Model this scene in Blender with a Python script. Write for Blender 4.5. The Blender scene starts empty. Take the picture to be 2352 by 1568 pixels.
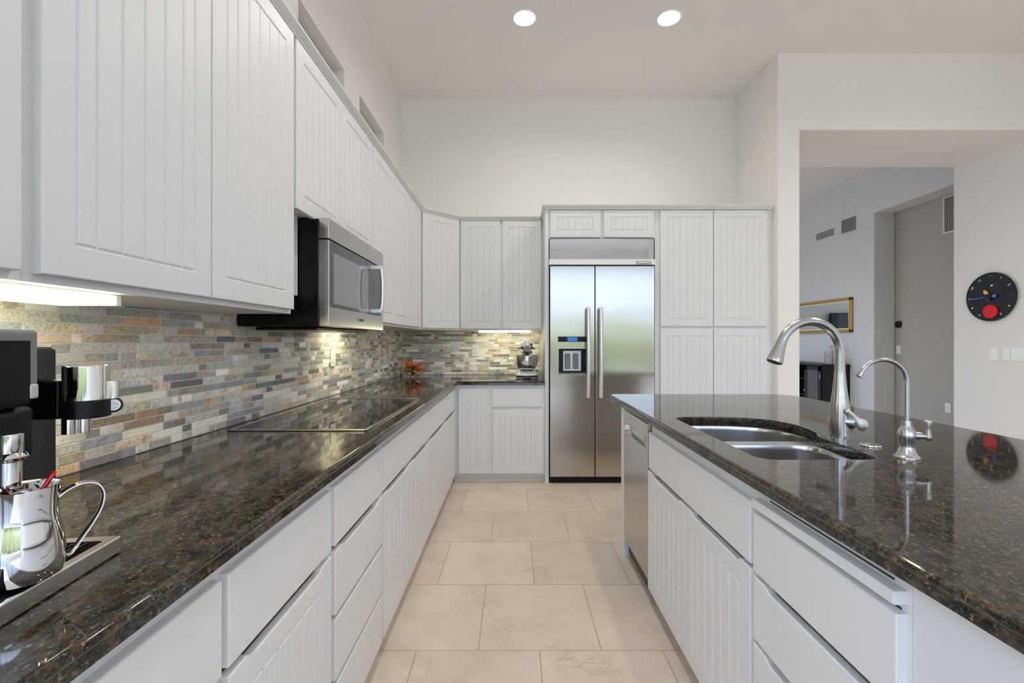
import bpy, bmesh, math, random
from mathutils import Vector, Matrix
PI = math.pi
random.seed(7)
sc = bpy.context.scene
COL = sc.collection

# ------------------------------------------------------------------ camera
H = 1.2354
cd = bpy.data.cameras.new('camera')
cam = bpy.data.objects.new('camera', cd)
COL.objects.link(cam)
cam.location = (0, 0, H)
cam.rotation_euler = (PI/2, 0, 0)
cd.sensor_width = 36.0
cd.lens = 16.0
cd.shift_x = -5/2352
cd.shift_y = -1/2352
cd.clip_start = 0.02
cd.clip_end = 200
sc.camera = cam

# ------------------------------------------------------------------ light and exposure
sc.view_settings.view_transform = 'Standard'
sc.view_settings.look = 'None'
sc.view_settings.gamma = 1
sc.view_settings.use_curve_mapping = False
sc.view_settings.exposure = 1.5
sc.cycles.use_denoising = True
sc.cycles.max_bounces = 14
sc.cycles.diffuse_bounces = 8
sc.cycles.glossy_bounces = 6
sc.cycles.caustics_reflective = False
sc.cycles.caustics_refractive = False
sc.cycles.sample_clamp_indirect = 8

SKY = 10.0            # daylight through the windows
CAN = 172.0          # recessed ceiling lamps
STRIP = 4.5          # strips under the wall cabinets
w = bpy.data.worlds.new('world')
sc.world = w
w.use_nodes = True
nt = w.node_tree
bg = nt.nodes['Background']
sky = nt.nodes.new('ShaderNodeTexSky')
sky.sky_type = 'NISHITA'
sky.sun_disc = False
sky.sun_elevation = math.radians(50)
sky.sun_rotation = math.radians(20)
sky.air_density = 1.0
sky.dust_density = 2.0
mixn = nt.nodes.new('ShaderNodeMix'); mixn.data_type = 'RGBA'
mixn.inputs[0].default_value = 0.72
mixn.inputs[7].default_value = (0.255, 0.31, 0.415, 1)
scl = nt.nodes.new('ShaderNodeVectorMath'); scl.operation = 'SCALE'
scl.inputs[3].default_value = 0.12
nt.links.new(sky.outputs[0], scl.inputs[0])
nt.links.new(scl.outputs[0], mixn.inputs[6])
nt.links.new(mixn.outputs[2], bg.inputs[0])
# hazy overcast sky: three times brighter overhead than at the horizon
tco = nt.nodes.new('ShaderNodeTexCoord'); sxyz = nt.nodes.new('ShaderNodeSeparateXYZ')
mrz = nt.nodes.new('ShaderNodeMapRange')
mrz.inputs[1].default_value = 0.0; mrz.inputs[2].default_value = 1.0
mrz.inputs[3].default_value = SKY*0.14; mrz.inputs[4].default_value = SKY
nt.links.new(tco.outputs['Generated'], sxyz.inputs[0]); nt.links.new(sxyz.outputs[2], mrz.inputs[0])
nt.links.new(mrz.outputs[0], bg.inputs[1])

def portal(name, loc, rot, sx, sy):
    l = bpy.data.lights.new(name, 'AREA')
    l.shape = 'RECTANGLE'; l.size = sx; l.size_y = sy
    l.cycles.is_portal = True
    o = bpy.data.objects.new(name, l)
    o.location = loc; o.rotation_euler = rot
    COL.objects.link(o)
# openings: patio glazing behind the camera, added side and next-room windows
portal('daylight_patio', (1.85, -4.28, 1.75), (PI/2, 0, 0), 5.2, 2.9)
portal('daylight_left', (-1.30, -2.3, 1.75), (PI/2, 0, -PI/2), 3.3, 3.3)
portal('daylight_clerestory', (-1.33, 2.753, 2.74), (PI/2, 0, -PI/2), 0.66, 0.65)
portal('daylight_clerestory_far', (-1.33, 3.7, 2.74), (PI/2, 0, -PI/2), 0.63, 0.65)
portal('daylight_next_room', (0.82, 7.9, 1.5), (PI/2, 0, -PI/2), 3.0, 2.8)

# ------------------------------------------------------------------ materials
def srgb(r, g, b):
    f = lambda c: (c/255/12.92) if c/255 <= 0.04045 else ((c/255+0.055)/1.055)**2.4
    return (f(r), f(g), f(b), 1)

def mat(name, col=(0.8, 0.8, 0.8, 1), rough=0.5, metal=0.0, **kw):
    m = bpy.data.materials.new(name)
    m.use_nodes = True
    b = m.node_tree.nodes['Principled BSDF']
    b.inputs['Base Color'].default_value = col
    b.inputs['Roughness'].default_value = rough
    b.inputs['Metallic'].default_value = metal
    for k, v in kw.items():
        b.inputs[k.replace('_', ' ')].default_value = v
    return m

def nodes(m):
    return m.node_tree.nodes, m.node_tree.links, m.node_tree.nodes['Principled BSDF']

def add_noise(m, scale, lo, hi, stretch=(1, 1, 1), detail=4, target='Roughness'):
    N, L, b = nodes(m)
    tc = N.new('ShaderNodeTexCoord'); mp = N.new('ShaderNodeMapping')
    mp.inputs['Scale'].default_value = stretch
    n = N.new('ShaderNodeTexNoise'); n.inputs['Scale'].default_value = scale
    n.inputs['Detail'].default_value = detail
    mr = N.new('ShaderNodeMapRange')
    mr.inputs[1].default_value = 0.3; mr.inputs[2].default_value = 0.7
    mr.inputs[3].default_value = lo; mr.inputs[4].default_value = hi
    L.new(tc.outputs['Object'], mp.inputs[0]); L.new(mp.outputs[0], n.inputs['Vector'])
    L.new(n.outputs[0], mr.inputs[0]); L.new(mr.outputs[0], b.inputs[target])
    return n

def add_bump(m, scale, strength, dist=0.002, stretch=(1, 1, 1), detail=3):
    N, L, b = nodes(m)
    tc = N.new('ShaderNodeTexCoord'); mp = N.new('ShaderNodeMapping')
    mp.inputs['Scale'].default_value = stretch
    n = N.new('ShaderNodeTexNoise'); n.inputs['Scale'].default_value = scale
    n.inputs['Detail'].default_value = detail
    bp = N.new('ShaderNodeBump'); bp.inputs['Strength'].default_value = strength
    bp.inputs['Distance'].default_value = dist
    L.new(tc.outputs['Object'], mp.inputs[0]); L.new(mp.outputs[0], n.inputs['Vector'])
    L.new(n.outputs[0], bp.inputs['Height']); L.new(bp.outputs[0], b.inputs['Normal'])

M = {}
M['cab'] = mat('white_cabinet_paint', (0.74, 0.74, 0.74, 1), 0.38)
add_noise(M['cab'], 3, 0.33, 0.42)
M['wall'] = mat('warm_white_wall_paint', (0.83, 0.815, 0.78, 1), 0.85)
add_bump(M['wall'], 140, 0.08, 0.001)
M['ceil'] = mat('ceiling_paint', (0.84, 0.82, 0.79, 1), 0.9)
add_bump(M['ceil'], 120, 0.08, 0.001)
M['wallgrey'] = mat('grey_white_wall_paint', (0.70, 0.70, 0.68, 1), 0.85)
add_bump(M['wallgrey'], 140, 0.08, 0.001)
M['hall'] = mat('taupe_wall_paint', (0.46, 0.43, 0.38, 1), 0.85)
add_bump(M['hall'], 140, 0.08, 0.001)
M['plate'] = mat('white_plastic', (0.90, 0.90, 0.89, 1), 0.3)
M['void'] = mat('black_recess', (0.004, 0.004, 0.004, 1), 0.8, Specular_IOR_Level=0.05)
M['dark'] = mat('dark_slot', (0.02, 0.02, 0.02, 1), 0.5)
M['black'] = mat('black_plastic', (0.005, 0.005, 0.006, 1), 0.28, Specular_IOR_Level=0.25)
add_noise(M['black'], 30, 0.24, 0.34)
M['gloss'] = mat('gloss_black', (0.005, 0.005, 0.006, 1), 0.07)
M['glass_black'] = mat('black_glass', (0.004, 0.004, 0.004, 1), 0.03)
M['screen'] = mat('dark_screen', (0.004, 0.004, 0.005, 1), 0.12, Specular_IOR_Level=0.15)
M['grille_steel'] = mat('bright_grille_steel', (0.56, 0.55, 0.535, 1), 0.09, 1.0)
add_bump(M['grille_steel'], 3.0, 0.25, 0.01, (2.0, 1, 0.3), 1)
M['window_glass'] = mat('smoked_glass', (0.05, 0.05, 0.053, 1), 0.04, IOR=1.75)
M['window_mesh'] = mat('smoked_glass_screen', (0.24, 0.24, 0.25, 1), 0.05, IOR=1.75)
M['steel'] = mat('brushed_steel', (0.54, 0.53, 0.51, 1), 0.2, 1.0)
add_noise(M['steel'], 60, 0.15, 0.24, (1, 1, 14), 3)
M['fridge'] = mat('fridge_steel', (0.50, 0.468, 0.435, 1), 0.16, 1.0, Anisotropic=0.5)
add_bump(M['fridge'], 2.2, 0.18, 0.01, (0.6, 1, 1.6), 1)
M['satin'] = mat('satin_steel', (0.80, 0.79, 0.78, 1), 0.36, 1.0)
M['nickel'] = mat('brushed_nickel', (0.50, 0.485, 0.465, 1), 0.22, 1.0)
add_noise(M['nickel'], 90, 0.17, 0.28, (1, 1, 0.05), 2)
M['tray'] = mat('tray_steel', (0.85, 0.84, 0.83, 1), 0.14, 1.0)
M['chrome'] = mat('chrome', (0.80, 0.79, 0.78, 1), 0.06, 1.0)
M['sink'] = mat('sink_steel', (0.55, 0.545, 0.54, 1), 0.23, 1.0)
M['lightstrip'] = mat('pale_metal_trim', (0.78, 0.77, 0.75, 1), 0.4, 0.4)
M['copper'] = mat('copper_wire', (0.80, 0.40, 0.28, 1), 0.22, 1.0)
M['gold'] = mat('gilt_frame', (0.62, 0.38, 0.10, 1), 0.35, 0.8)
add_noise(M['gold'], 60, 0.25, 0.5)
M['mirror'] = mat('mirror_silver', (0.80, 0.82, 0.80, 1), 0.01, 1.0)
M['blackwood'] = mat('black_painted_wood', (0.008, 0.008, 0.008, 1), 0.4)
add_noise(M['blackwood'], 12, 0.32, 0.48, (1, 8, 1))
M['orange'] = mat('orange_peel', (0.85, 0.23, 0.008, 1), 0.4); add_bump(M['orange'], 120, 0.3, 0.001)
M['redfruit'] = mat('red_orange_peel', (0.55, 0.10, 0.012, 1), 0.35); add_bump(M['redfruit'], 60, 0.2, 0.001)
M['lime'] = mat('yellow_green_peel', (0.38, 0.30, 0.03, 1), 0.4); add_bump(M['lime'], 90, 0.2, 0.001)
M['red'] = mat('red_enamel', (0.70, 0.006, 0.022, 1), 0.45, Specular_IOR_Level=0.25)
M['redgloss'] = mat('red_plastic', (0.70, 0.01, 0.015, 1), 0.12)
M['yellow'] = mat('yellow_enamel', (0.80, 0.42, 0.01, 1), 0.4)
M['blue'] = mat('blue_enamel', (0.01, 0.16, 0.62, 1), 0.4)
M['green'] = mat('green_enamel', (0.02, 0.35, 0.14, 1), 0.4)
M['dial'] = mat('black_clock_dial', (0.012, 0.012, 0.012, 1), 0.5, Specular_IOR_Level=0.25)
M['white'] = mat('white_print', (0.82, 0.82, 0.82, 1), 0.5)
M['grey'] = mat('grey_plastic', (0.18, 0.18, 0.19, 1), 0.4)
M['midgrey'] = mat('silver_plastic', (0.55, 0.55, 0.57, 1), 0.35, 0.4)
M['vent'] = mat('vent_metal', (0.28, 0.27, 0.26, 1), 0.5)
M['shade'] = mat('brown_window_shade', (0.16, 0.12, 0.09, 1), 0.8); add_noise(M['shade'], 200, 0.7, 0.9, (1, 0.05, 1))
M['mixer'] = mat('white_mixer_enamel', (0.82, 0.82, 0.80, 1), 0.16, Coat_Weight=0.4)
M['bronze'] = mat('bronze_window_frame', (0.16, 0.125, 0.10, 1), 0.5)
def make_pane():
    m = bpy.data.materials.new('tinted_pane'); m.use_nodes = True
    N, L = m.node_tree.nodes, m.node_tree.links
    N.remove(N['Principled BSDF'])
    t = N.new('ShaderNodeBsdfTransparent'); t.inputs[0].default_value = (0.62, 0.54, 0.45, 1)
    g = N.new('ShaderNodeBsdfGlossy'); g.inputs['Roughness'].default_value = 0.02
    x = N.new('ShaderNodeMixShader'); x.inputs[0].default_value = 0.08
    L.new(t.outputs[0], x.inputs[1]); L.new(g.outputs[0], x.inputs[2]); L.new(x.outputs[0], N['Material Output'].inputs[0])
    return m
M['pane'] = make_pane()
M['leaf'] = mat('hedge_leaves', (0.21, 0.25, 0.10, 1), 0.7); add_bump(M['leaf'], 12, 1.0, 0.1)
M['patio'] = mat('patio_stone', (0.42, 0.37, 0.31, 1), 0.8)
M['glassware'] = mat('clear_glass', (0.9, 0.92, 0.92, 1), 0.04, Transmission_Weight=0.9, IOR=1.3)
M['cord'] = mat('white_cord', (0.75, 0.74, 0.70, 1), 0.5)

def emit(name, col, s):
    m = mat(name, (0.8, 0.8, 0.8, 1), 0.5)
    b = m.node_tree.nodes['Principled BSDF']
    b.inputs['Emission Color'].default_value = col
    b.inputs['Emission Strength'].default_value = s
    return m
M['lamp'] = emit('lamp_glow', (1.0, 0.955, 0.90, 1), CAN)
M['lamp_dim'] = emit('lamp_glow_soft', (1.0, 0.955, 0.90, 1), CAN*0.5)
M['strip'] = emit('strip_glow', (1.0, 0.93, 0.58, 1), STRIP)
M['lcd'] = emit('blue_display', (0.03, 0.22, 0.62, 1), 0.22)
M['lcd'].node_tree.nodes['Principled BSDF'].inputs['Base Color'].default_value = (0.02, 0.08, 0.2, 1)

def ramp(N, stops, interp='LINEAR'):
    r = N.new('ShaderNodeValToRGB'); r.color_ramp.interpolation = interp
    e = r.color_ramp.elements
    while len(e) < len(stops): e.new(0.5)
    for i, (p, c) in enumerate(stops):
        e[i].position = p; e[i].color = c if len(c) == 4 else (*c, 1)
    return r

def make_granite():
    m = mat('dark_granite', (0.02, 0.02, 0.02, 1), 0.05, IOR=1.5)
    N, L, b = nodes(m)
    tc = N.new('ShaderNodeTexCoord')
    def noise(scale, off, detail, rough, dist=0.0):
        mp = N.new('ShaderNodeMapping'); mp.inputs['Location'].default_value = off
        mp.inputs['Scale'].default_value = (1.25, 0.85, 1.1)
        L.new(tc.outputs['Object'], mp.inputs[0])
        n = N.new('ShaderNodeTexNoise'); n.inputs['Scale'].default_value = scale
        n.inputs['Detail'].default_value = detail; n.inputs['Roughness'].default_value = rough
        n.inputs['Distortion'].default_value = dist
        L.new(mp.outputs[0], n.inputs['Vector'])
        return n
    def layer(below, col, n, lo, hi, amt=1.0):
        r = ramp(N, [(lo, (0, 0, 0)), (hi, (amt, amt, amt))]); L.new(n.outputs[0], r.inputs[0])
        mx = N.new('ShaderNodeMix'); mx.data_type = 'RGBA'
        L.new(r.outputs[0], mx.inputs[0])
        if isinstance(below, tuple): mx.inputs[6].default_value = below
        else: L.new(below, mx.inputs[6])
        if isinstance(col, tuple): mx.inputs[7].default_value = col
        else: L.new(col, mx.inputs[7])
        return mx.outputs[2]
    c = layer((0.009, 0.010, 0.008, 1), (0.070, 0.074, 0.060, 1), noise(90, (0, 0, 0), 8, 0.8), 0.43, 0.62)
    c = layer(c, (0.120, 0.060, 0.020, 1), noise(42, (3.1, 7.7, 1.3), 9, 0.82), 0.49, 0.61, 0.9)
    c = layer(c, (0.004, 0.005, 0.004, 1), noise(36, (9.1, 2.2, 5.0), 9, 0.82), 0.485, 0.56, 0.95)
    c = layer(c, (0.26, 0.285, 0.245, 1), noise(125, (1.7, 4.4, 8.2), 5, 0.75), 0.59, 0.67, 0.65)
    c = layer(c, (0.38, 0.215, 0.095, 1), noise(105, (6.2, 0.4, 2.9), 5, 0.75), 0.59, 0.67, 0.7)
    L.new(c, b.inputs['Base Color'])
    return m
M['granite'] = make_granite()

def make_floor():
    m = mat('travertine_floor_tile', (0.6, 0.5, 0.4, 1), 0.42)
    N, L, b = nodes(m)
    tc = N.new('ShaderNodeTexCoord'); mp = N.new('ShaderNodeMapping')
    T = 0.4915
    mp.inputs['Location'].default_value = (-0.1022 + 20*T, -1.818 + 20*T, 0)
    L.new(tc.outputs['Object'], mp.inputs[0])
    br = N.new('ShaderNodeTexBrick')
    br.offset = 0.5; br.offset_frequency = 2; br.squash = 1; br.squash_frequency = 2
    br.inputs['Scale'].default_value = 1
    br.inputs['Mortar Size'].default_value = 0.0028
    br.inputs['Mortar Smooth'].default_value = 0.15
    br.inputs['Brick Width'].default_value = T
    br.inputs['Row Height'].default_value = T
    br.inputs['Color1'].default_value = (0.0, 0.0, 0.0, 1)
    br.inputs['Color2'].default_value = (1, 1, 1, 1)
    br.inputs['Mortar'].default_value = (0.5, 0.5, 0.5, 1)
    L.new(mp.outputs[0], br.inputs['Vector'])
    n1 = N.new('ShaderNodeTexNoise'); n1.inputs['Scale'].default_value = 4.5; n1.inputs['Detail'].default_value = 6; n1.inputs['Roughness'].default_value = 0.6
    L.new(tc.outputs['Object'], n1.inputs['Vector'])
    r1 = ramp(N, [(0.30, (0.60, 0.495, 0.39)), (0.5, (0.665, 0.565, 0.46)), (0.72, (0.70, 0.61, 0.51))])
    L.new(n1.outputs[0], r1.inputs[0])
    # thin pitted veins
    mp2 = N.new('ShaderNodeMapping'); mp2.inputs['Scale'].default_value = (1.0, 1.8, 1); mp2.inputs['Rotation'].default_value = (0, 0, 0.35)
    L.new(tc.outputs['Object'], mp2.inputs[0])
    n2 = N.new('ShaderNodeTexNoise'); n2.inputs['Scale'].default_value = 9; n2.inputs['Detail'].default_value = 9; n2.inputs['Roughness'].default_value = 0.72
    n2.inputs['Distortion'].default_value = 0.6
    L.new(mp2.outputs[0], n2.inputs['Vector'])
    r2 = ramp(N, [(0.485, (0, 0, 0)), (0.50, (1, 1, 1)), (0.515, (0, 0, 0))])
    L.new(n2.outputs[0], r2.inputs[0])
    n3 = N.new('ShaderNodeTexNoise'); n3.inputs['Scale'].default_value = 3.2; n3.inputs['Detail'].default_value = 3
    L.new(tc.outputs['Object'], n3.inputs['Vector'])
    r3 = ramp(N, [(0.52, (0, 0, 0)), (0.68, (1, 1, 1))]); L.new(n3.outputs[0], r3.inputs[0])
    mu = N.new('ShaderNodeMath'); mu.operation = 'MULTIPLY'
    L.new(r2.outputs[0], mu.inputs[0]); L.new(r3.outputs[0], mu.inputs[1])
    mu2 = N.new('ShaderNodeMath'); mu2.operation = 'MULTIPLY'; mu2.inputs[1].default_value = 0.55
    L.new(mu.outputs[0], mu2.inputs[0])
    m1 = N.new('ShaderNodeMix'); m1.data_type = 'RGBA'; m1.inputs[7].default_value = (0.36, 0.29, 0.23, 1)
    L.new(mu2.outputs[0], m1.inputs[0]); L.new(r1.outputs[0], m1.inputs[6])
    hs = N.new('ShaderNodeHueSaturation')
    mr = N.new('ShaderNodeMapRange'); mr.inputs[3].default_value = 0.95; mr.inputs[4].default_value = 1.04
    L.new(br.outputs['Color'], mr.inputs[0]); L.new(mr.outputs[0], hs.inputs['Value'])
    L.new(m1.outputs[2], hs.inputs['Color'])
    m2 = N.new('ShaderNodeMix'); m2.data_type = 'RGBA'; m2.inputs[7].default_value = (0.44, 0.37, 0.27, 1)
    L.new(br.outputs['Fac'], m2.inputs[0]); L.new(hs.outputs[0], m2.inputs[6])
    L.new(m2.outputs[2], b.inputs['Base Color'])
    bp = N.new('ShaderNodeBump'); bp.inputs['Strength'].default_value = 0.5; bp.inputs['Distance'].default_value = 0.0015; bp.invert = True
    ad = N.new('ShaderNodeMath'); ad.operation = 'ADD'
    L.new(br.outputs['Fac'], ad.inputs[0]); L.new(mu.outputs[0], ad.inputs[1])
    L.new(ad.outputs[0], bp.inputs['Height']); L.new(bp.outputs[0], b.inputs['Normal'])
    return m
M['floor'] = make_floor()

def make_stone():
    m = mat('slate_mosaic_stone', (0.3, 0.3, 0.3, 1), 0.62)
    N, L, b = nodes(m)
    at = N.new('ShaderNodeVertexColor'); at.layer_name = 'stone_colour'
    sd = N.new('ShaderNodeVertexColor'); sd.layer_name = 'stone_seed'
    ss = N.new('ShaderNodeSeparateColor'); L.new(sd.outputs[0], ss.inputs[0])
    tc = N.new('ShaderNodeTexCoord'); sx = N.new('ShaderNodeSeparateXYZ'); L.new(tc.outputs['Object'], sx.inputs[0])
    def math_(op, a, c):
        n = N.new('ShaderNodeMath'); n.operation = op
        for k, v in enumerate((a, c)):
            if isinstance(v, (int, float)): n.inputs[k].default_value = v
            else: L.new(v, n.inputs[k])
        return n.outputs[0]
    along = math_('ADD', sx.outputs[0], sx.outputs[1])
    p = math_('ADD', along, sx.outputs[2]); q = math_('SUBTRACT', sx.outputs[2], along)
    # cleavage streaks run diagonally, stronger in some stones than in others
    cv = N.new('ShaderNodeCombineXYZ')
    L.new(math_('MULTIPLY', p, 40), cv.inputs[0]); L.new(math_('MULTIPLY', q, 130), cv.inputs[1]); L.new(math_('MULTIPLY', ss.outputs[0], 60), cv.inputs[2])
    n1 = N.new('ShaderNodeTexNoise'); n1.inputs['Scale'].default_value = 1; n1.inputs['Detail'].default_value = 4; n1.inputs['Roughness'].default_value = 0.65
    n1.inputs['Distortion'].default_value = 0.8
    L.new(cv.outputs[0], n1.inputs['Vector'])
    n = N.new('ShaderNodeTexNoise'); n.inputs['Scale'].default_value = 180; n.inputs['Detail'].default_value = 5; n.inputs['Roughness'].default_value = 0.7
    L.new(tc.outputs['Object'], n.inputs['Vector'])
    r = ramp(N, [(0.34, (0.45, 0.46, 0.47)), (0.47, (0.95, 0.95, 0.95)), (0.62, (1.2, 1.19, 1.16))]); L.new(n1.outputs[0], r.inputs[0])
    mx = N.new('ShaderNodeMix'); mx.data_type = 'RGBA'; mx.blend_type = 'MULTIPLY'
    L.new(math_('MULTIPLY', ss.outputs[1], 0.9), mx.inputs[0])
    L.new(at.outputs[0], mx.inputs[6]); L.new(r.outputs[0], mx.inputs[7])
    r0 = ramp(N, [(0.36, (0.60, 0.60, 0.60)), (0.5, (1, 1, 1)), (0.64, (1.22, 1.22, 1.22))]); L.new(n.outputs[0], r0.inputs[0])
    m0 = N.new('ShaderNodeMix'); m0.data_type = 'RGBA'; m0.blend_type = 'MULTIPLY'; m0.inputs[0].default_value = 0.75
    L.new(mx.outputs[2], m0.inputs[6]); L.new(r0.outputs[0], m0.inputs[7])
    # rusty iron bloom on a share of the stones
    n2 = N.new('ShaderNodeTexNoise'); n2.inputs['Scale'].default_value = 24; n2.inputs['Detail'].default_value = 7; n2.inputs['Roughness'].default_value = 0.7
    L.new(tc.outputs['Object'], n2.inputs['Vector'])
    r2 = ramp(N, [(0.50, (0, 0, 0)), (0.62, (0.8, 0.8, 0.8))]); L.new(n2.outputs[0], r2.inputs[0])
    r3 = ramp(N, [(0.55, (0, 0, 0)), (0.85, (0.9, 0.9, 0.9))]); L.new(ss.outputs[2], r3.inputs[0])
    m2 = N.new('ShaderNodeMix'); m2.data_type = 'RGBA'; m2.inputs[7].default_value = (0.36, 0.21, 0.085, 1)
    L.new(math_('MULTIPLY', r2.outputs[0], r3.outputs[0]), m2.inputs[0]); L.new(m0.outputs[2], m2.inputs[6])
    hs = N.new('ShaderNodeHueSaturation'); hs.inputs['Saturation'].default_value = 0.86; hs.inputs['Value'].default_value = 1.55
    L.new(m2.outputs[2], hs.inputs['Color']); L.new(hs.outputs[0], b.inputs['Base Color'])
    bp = N.new('ShaderNodeBump'); bp.inputs['Strength'].default_value = 0.7; bp.inputs['Distance'].default_value = 0.002
    L.new(math_('ADD', n1.outputs[0], math_('MULTIPLY', n.outputs[0], 0.5)), bp.inputs['Height']); L.new(bp.outputs[0], b.inputs['Normal'])
    return m
M['stone'] = make_stone()
M['grout'] = mat('grey_grout', (0.84, 0.82, 0.80, 1), 0.9)

# ------------------------------------------------------------------ mesh helpers
class B:
    """collects shapes, build() links them as one mesh object"""
    def __init__(s): s.bm = bmesh.new()
    def box(s, x0, x1, y0, y1, z0, z1, bev=0.0, seg=2, tf=None):
        P = [(x, y, z) for z in (z0, z1) for y in (y0, y1) for x in (x0, x1)]
        vs = [s.bm.verts.new(tf(*p) if tf else p) for p in P]
        fs = [s.bm.faces.new([vs[i] for i in q]) for q in ((0,2,3,1),(4,5,7,6),(0,1,5,4),(2,6,7,3),(0,4,6,2),(1,3,7,5))]
        if bev > 0:
            es = list({e for f in fs for e in f.edges})
            bmesh.ops.bevel(s.bm, geom=es, offset=bev, segments=seg, affect='EDGES', profile=0.5)
        return s
    def rings(s, rings, closed=True, cap0=True, cap1=True):
        R = [[s.bm.verts.new(p) for p in r] for r in rings]
        n = len(R[0])
        for a, b in zip(R[:-1], R[1:]):
            for i in range(n if closed else n-1):
                j = (i+1) % n
                s.bm.faces.new((a[i], a[j], b[j], b[i]))
        if cap0: s.bm.faces.new(list(reversed(R[0])))
        if cap1: s.bm.faces.new(R[-1])
        return s
    def lathe(s, prof, c=(0, 0, 0), seg=32, ax='z', tf=None, cap0=True, cap1=True):
        rs = []
        for r, h in prof:
            ring = []
            for i in range(seg):
                a = 2*PI*i/seg
                u, v = max(r, 1e-5)*math.cos(a), max(r, 1e-5)*math.sin(a)
                p = {'z': (u, v, h), 'x': (h, u, v), 'y': (v, h, u)}[ax]
                p = (p[0]+c[0], p[1]+c[1], p[2]+c[2])
                ring.append(tf(*p) if tf else p)
            rs.append(ring)
        return s.rings(rs, True, cap0, cap1)
    def cyl(s, p0, p1, r0, r1=None, seg=20):
        return s.tube([p0, p1], [r0, r0 if r1 is None else r1], seg)
    def tube(s, pts, rad, seg=14, flat=1.0, caps=True):
        pts = [Vector(p) for p in pts]
        if not isinstance(rad, (list, tuple)): rad = [rad]*len(pts)
        rs = []; up = None
        for i, p in enumerate(pts):
            d = (pts[min(i+1, len(pts)-1)] - pts[max(i-1, 0)]).normalized()
            if up is None:
                up = Vector((0, 0, 1)) if abs(d.z) < 0.9 else Vector((0, 1, 0))
            n = d.cross(up)
            if n.length < 1e-6: n = d.cross(Vector((1, 0, 0)))
            n.normalize(); up = n.cross(d).normalized()
            rs.append([p + n*(rad[i]*math.cos(2*PI*k/seg)) + up*(rad[i]*flat*math.sin(2*PI*k/seg)) for k in range(seg)])
        return s.rings(rs, True, caps, caps)
    def ball(s, c, r, sz=1.0, seg=20):
        n = seg//2
        return s.lathe([(r*math.sin(PI*i/n), -r*sz*math.cos(PI*i/n)) for i in range(n+1)], c, seg)
    def prism(s, poly, z0, z1, tf=None):
        t = tf or (lambda x, y, z: (x, y, z))
        return s.rings([[t(x, y, z0) for x, y in poly], [t(x, y, z1) for x, y in poly]])
    def slab(s, outline, prof, holes=(), flags=None, hprof=None):
        """plate: outline offset inwards by d at each (d, z) of prof from top to bottom; holes cut through"""
        tops, bots = [], []
        def loopset(poly, pr, inward, fl):
            L = []
            for d, z in pr:
                L.append([s.bm.verts.new((x, y, z)) for x, y in offset(poly, d*(1 if inward else -1), fl)])
            n = len(poly)
            for a, b in zip(L[:-1], L[1:]):
                for i in range(n):
                    j = (i+1) % n
                    s.bm.faces.new((a[i], a[j], b[j], b[i]))
            return L[0], L[-1]
        t, b = loopset(outline, prof, True, flags); tops.append(t); bots.append(b)
        for h in holes:
            t, b = loopset(h, hprof, False, None); tops.append(t); bots.append(b)
        for group in (tops, bots):
            es = []
            for l in group:
                for i in range(len(l)):
                    e = s.bm.edges.get((l[i], l[(i+1) % len(l)]))
                    es.append(e)
            bmesh.ops.triangle_fill(s.bm, use_beauty=True, use_dissolve=False, edges=es)
        return s
    def build(s, name, m, parent=None, smooth=True, ang=35, recalc=True):
        if recalc: bmesh.ops.recalc_face_normals(s.bm, faces=s.bm.faces[:])
        me = bpy.data.meshes.new(name)
        s.bm.to_mesh(me); s.bm.free()
        me.materials.append(m if not isinstance(m, str) else M[m])
        if smooth:
            for p in me.polygons: p.use_smooth = True
            me.set_sharp_from_angle(angle=math.radians(ang))
        o = bpy.data.objects.new(name, me)
        COL.objects.link(o)
        if smooth:
            wn = o.modifiers.new('normals', 'WEIGHTED_NORMAL'); wn.keep_sharp = True; wn.weight = 80
        if parent is not None: attach(o, parent)
        return o

def offset(poly, d, flags=None):
    """poly moved inwards by d (anticlockwise); flags[i] False keeps edge i -> i+1 where it is"""
    n = len(poly); out = []
    for i in range(n):
        p0, p1, p2 = Vector(poly[i-1]), Vector(poly[i]), Vector(poly[(i+1) % n])
        d0 = (p1-p0).normalized(); d1 = (p2-p1).normalized()
        n0 = Vector((-d0.y, d0.x)); n1 = Vector((-d1.y, d1.x))
        a = d if flags is None or flags[i-1] else 0.0
        b = d if flags is None or flags[i] else 0.0
        c = d0.x*d1.y - d0.y*d1.x
        if abs(c) < 1e-4:
            out.append(tuple(p1 + n1*max(a, b, key=abs))); continue
        q0 = p0 + n0*a; q1 = p1 + n1*b
        t = ((q1.x-q0.x)*d1.y - (q1.y-q0.y)*d1.x)/c
        out.append(tuple(q0 + d0*t))
    return out

def arc(cx, cy, r, a0, a1, n=8):
    return [(cx + r*math.cos(math.radians(a0+(a1-a0)*i/n)), cy + r*math.sin(math.radians(a0+(a1-a0)*i/n))) for i in range(n+1)]

def world_loc(o):
    return Vector(o.location) if o.parent is None else Vector((0, 0, 0))
def attach(o, parent):
    o.parent = parent
    o.matrix_parent_inverse = Matrix.Translation(-Vector(parent.location)) if parent.parent is None else Matrix.Identity(4)

def thing(name, label, cat, loc=(0, 0, 0), group=None):
    o = bpy.data.objects.new(name, None)
    o.empty_display_size = 0.1
    o.location = loc
    COL.objects.link(o)
    o['label'] = label; o['category'] = cat
    if group: o['group'] = group
    return o
def tag(o, label, cat, group=None, kind=None):
    o['label'] = label; o['category'] = cat
    if group: o['group'] = group
    if kind: o['kind'] = kind
    return o
def structure(o, label, cat): return tag(o, label, cat, kind='structure')

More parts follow.
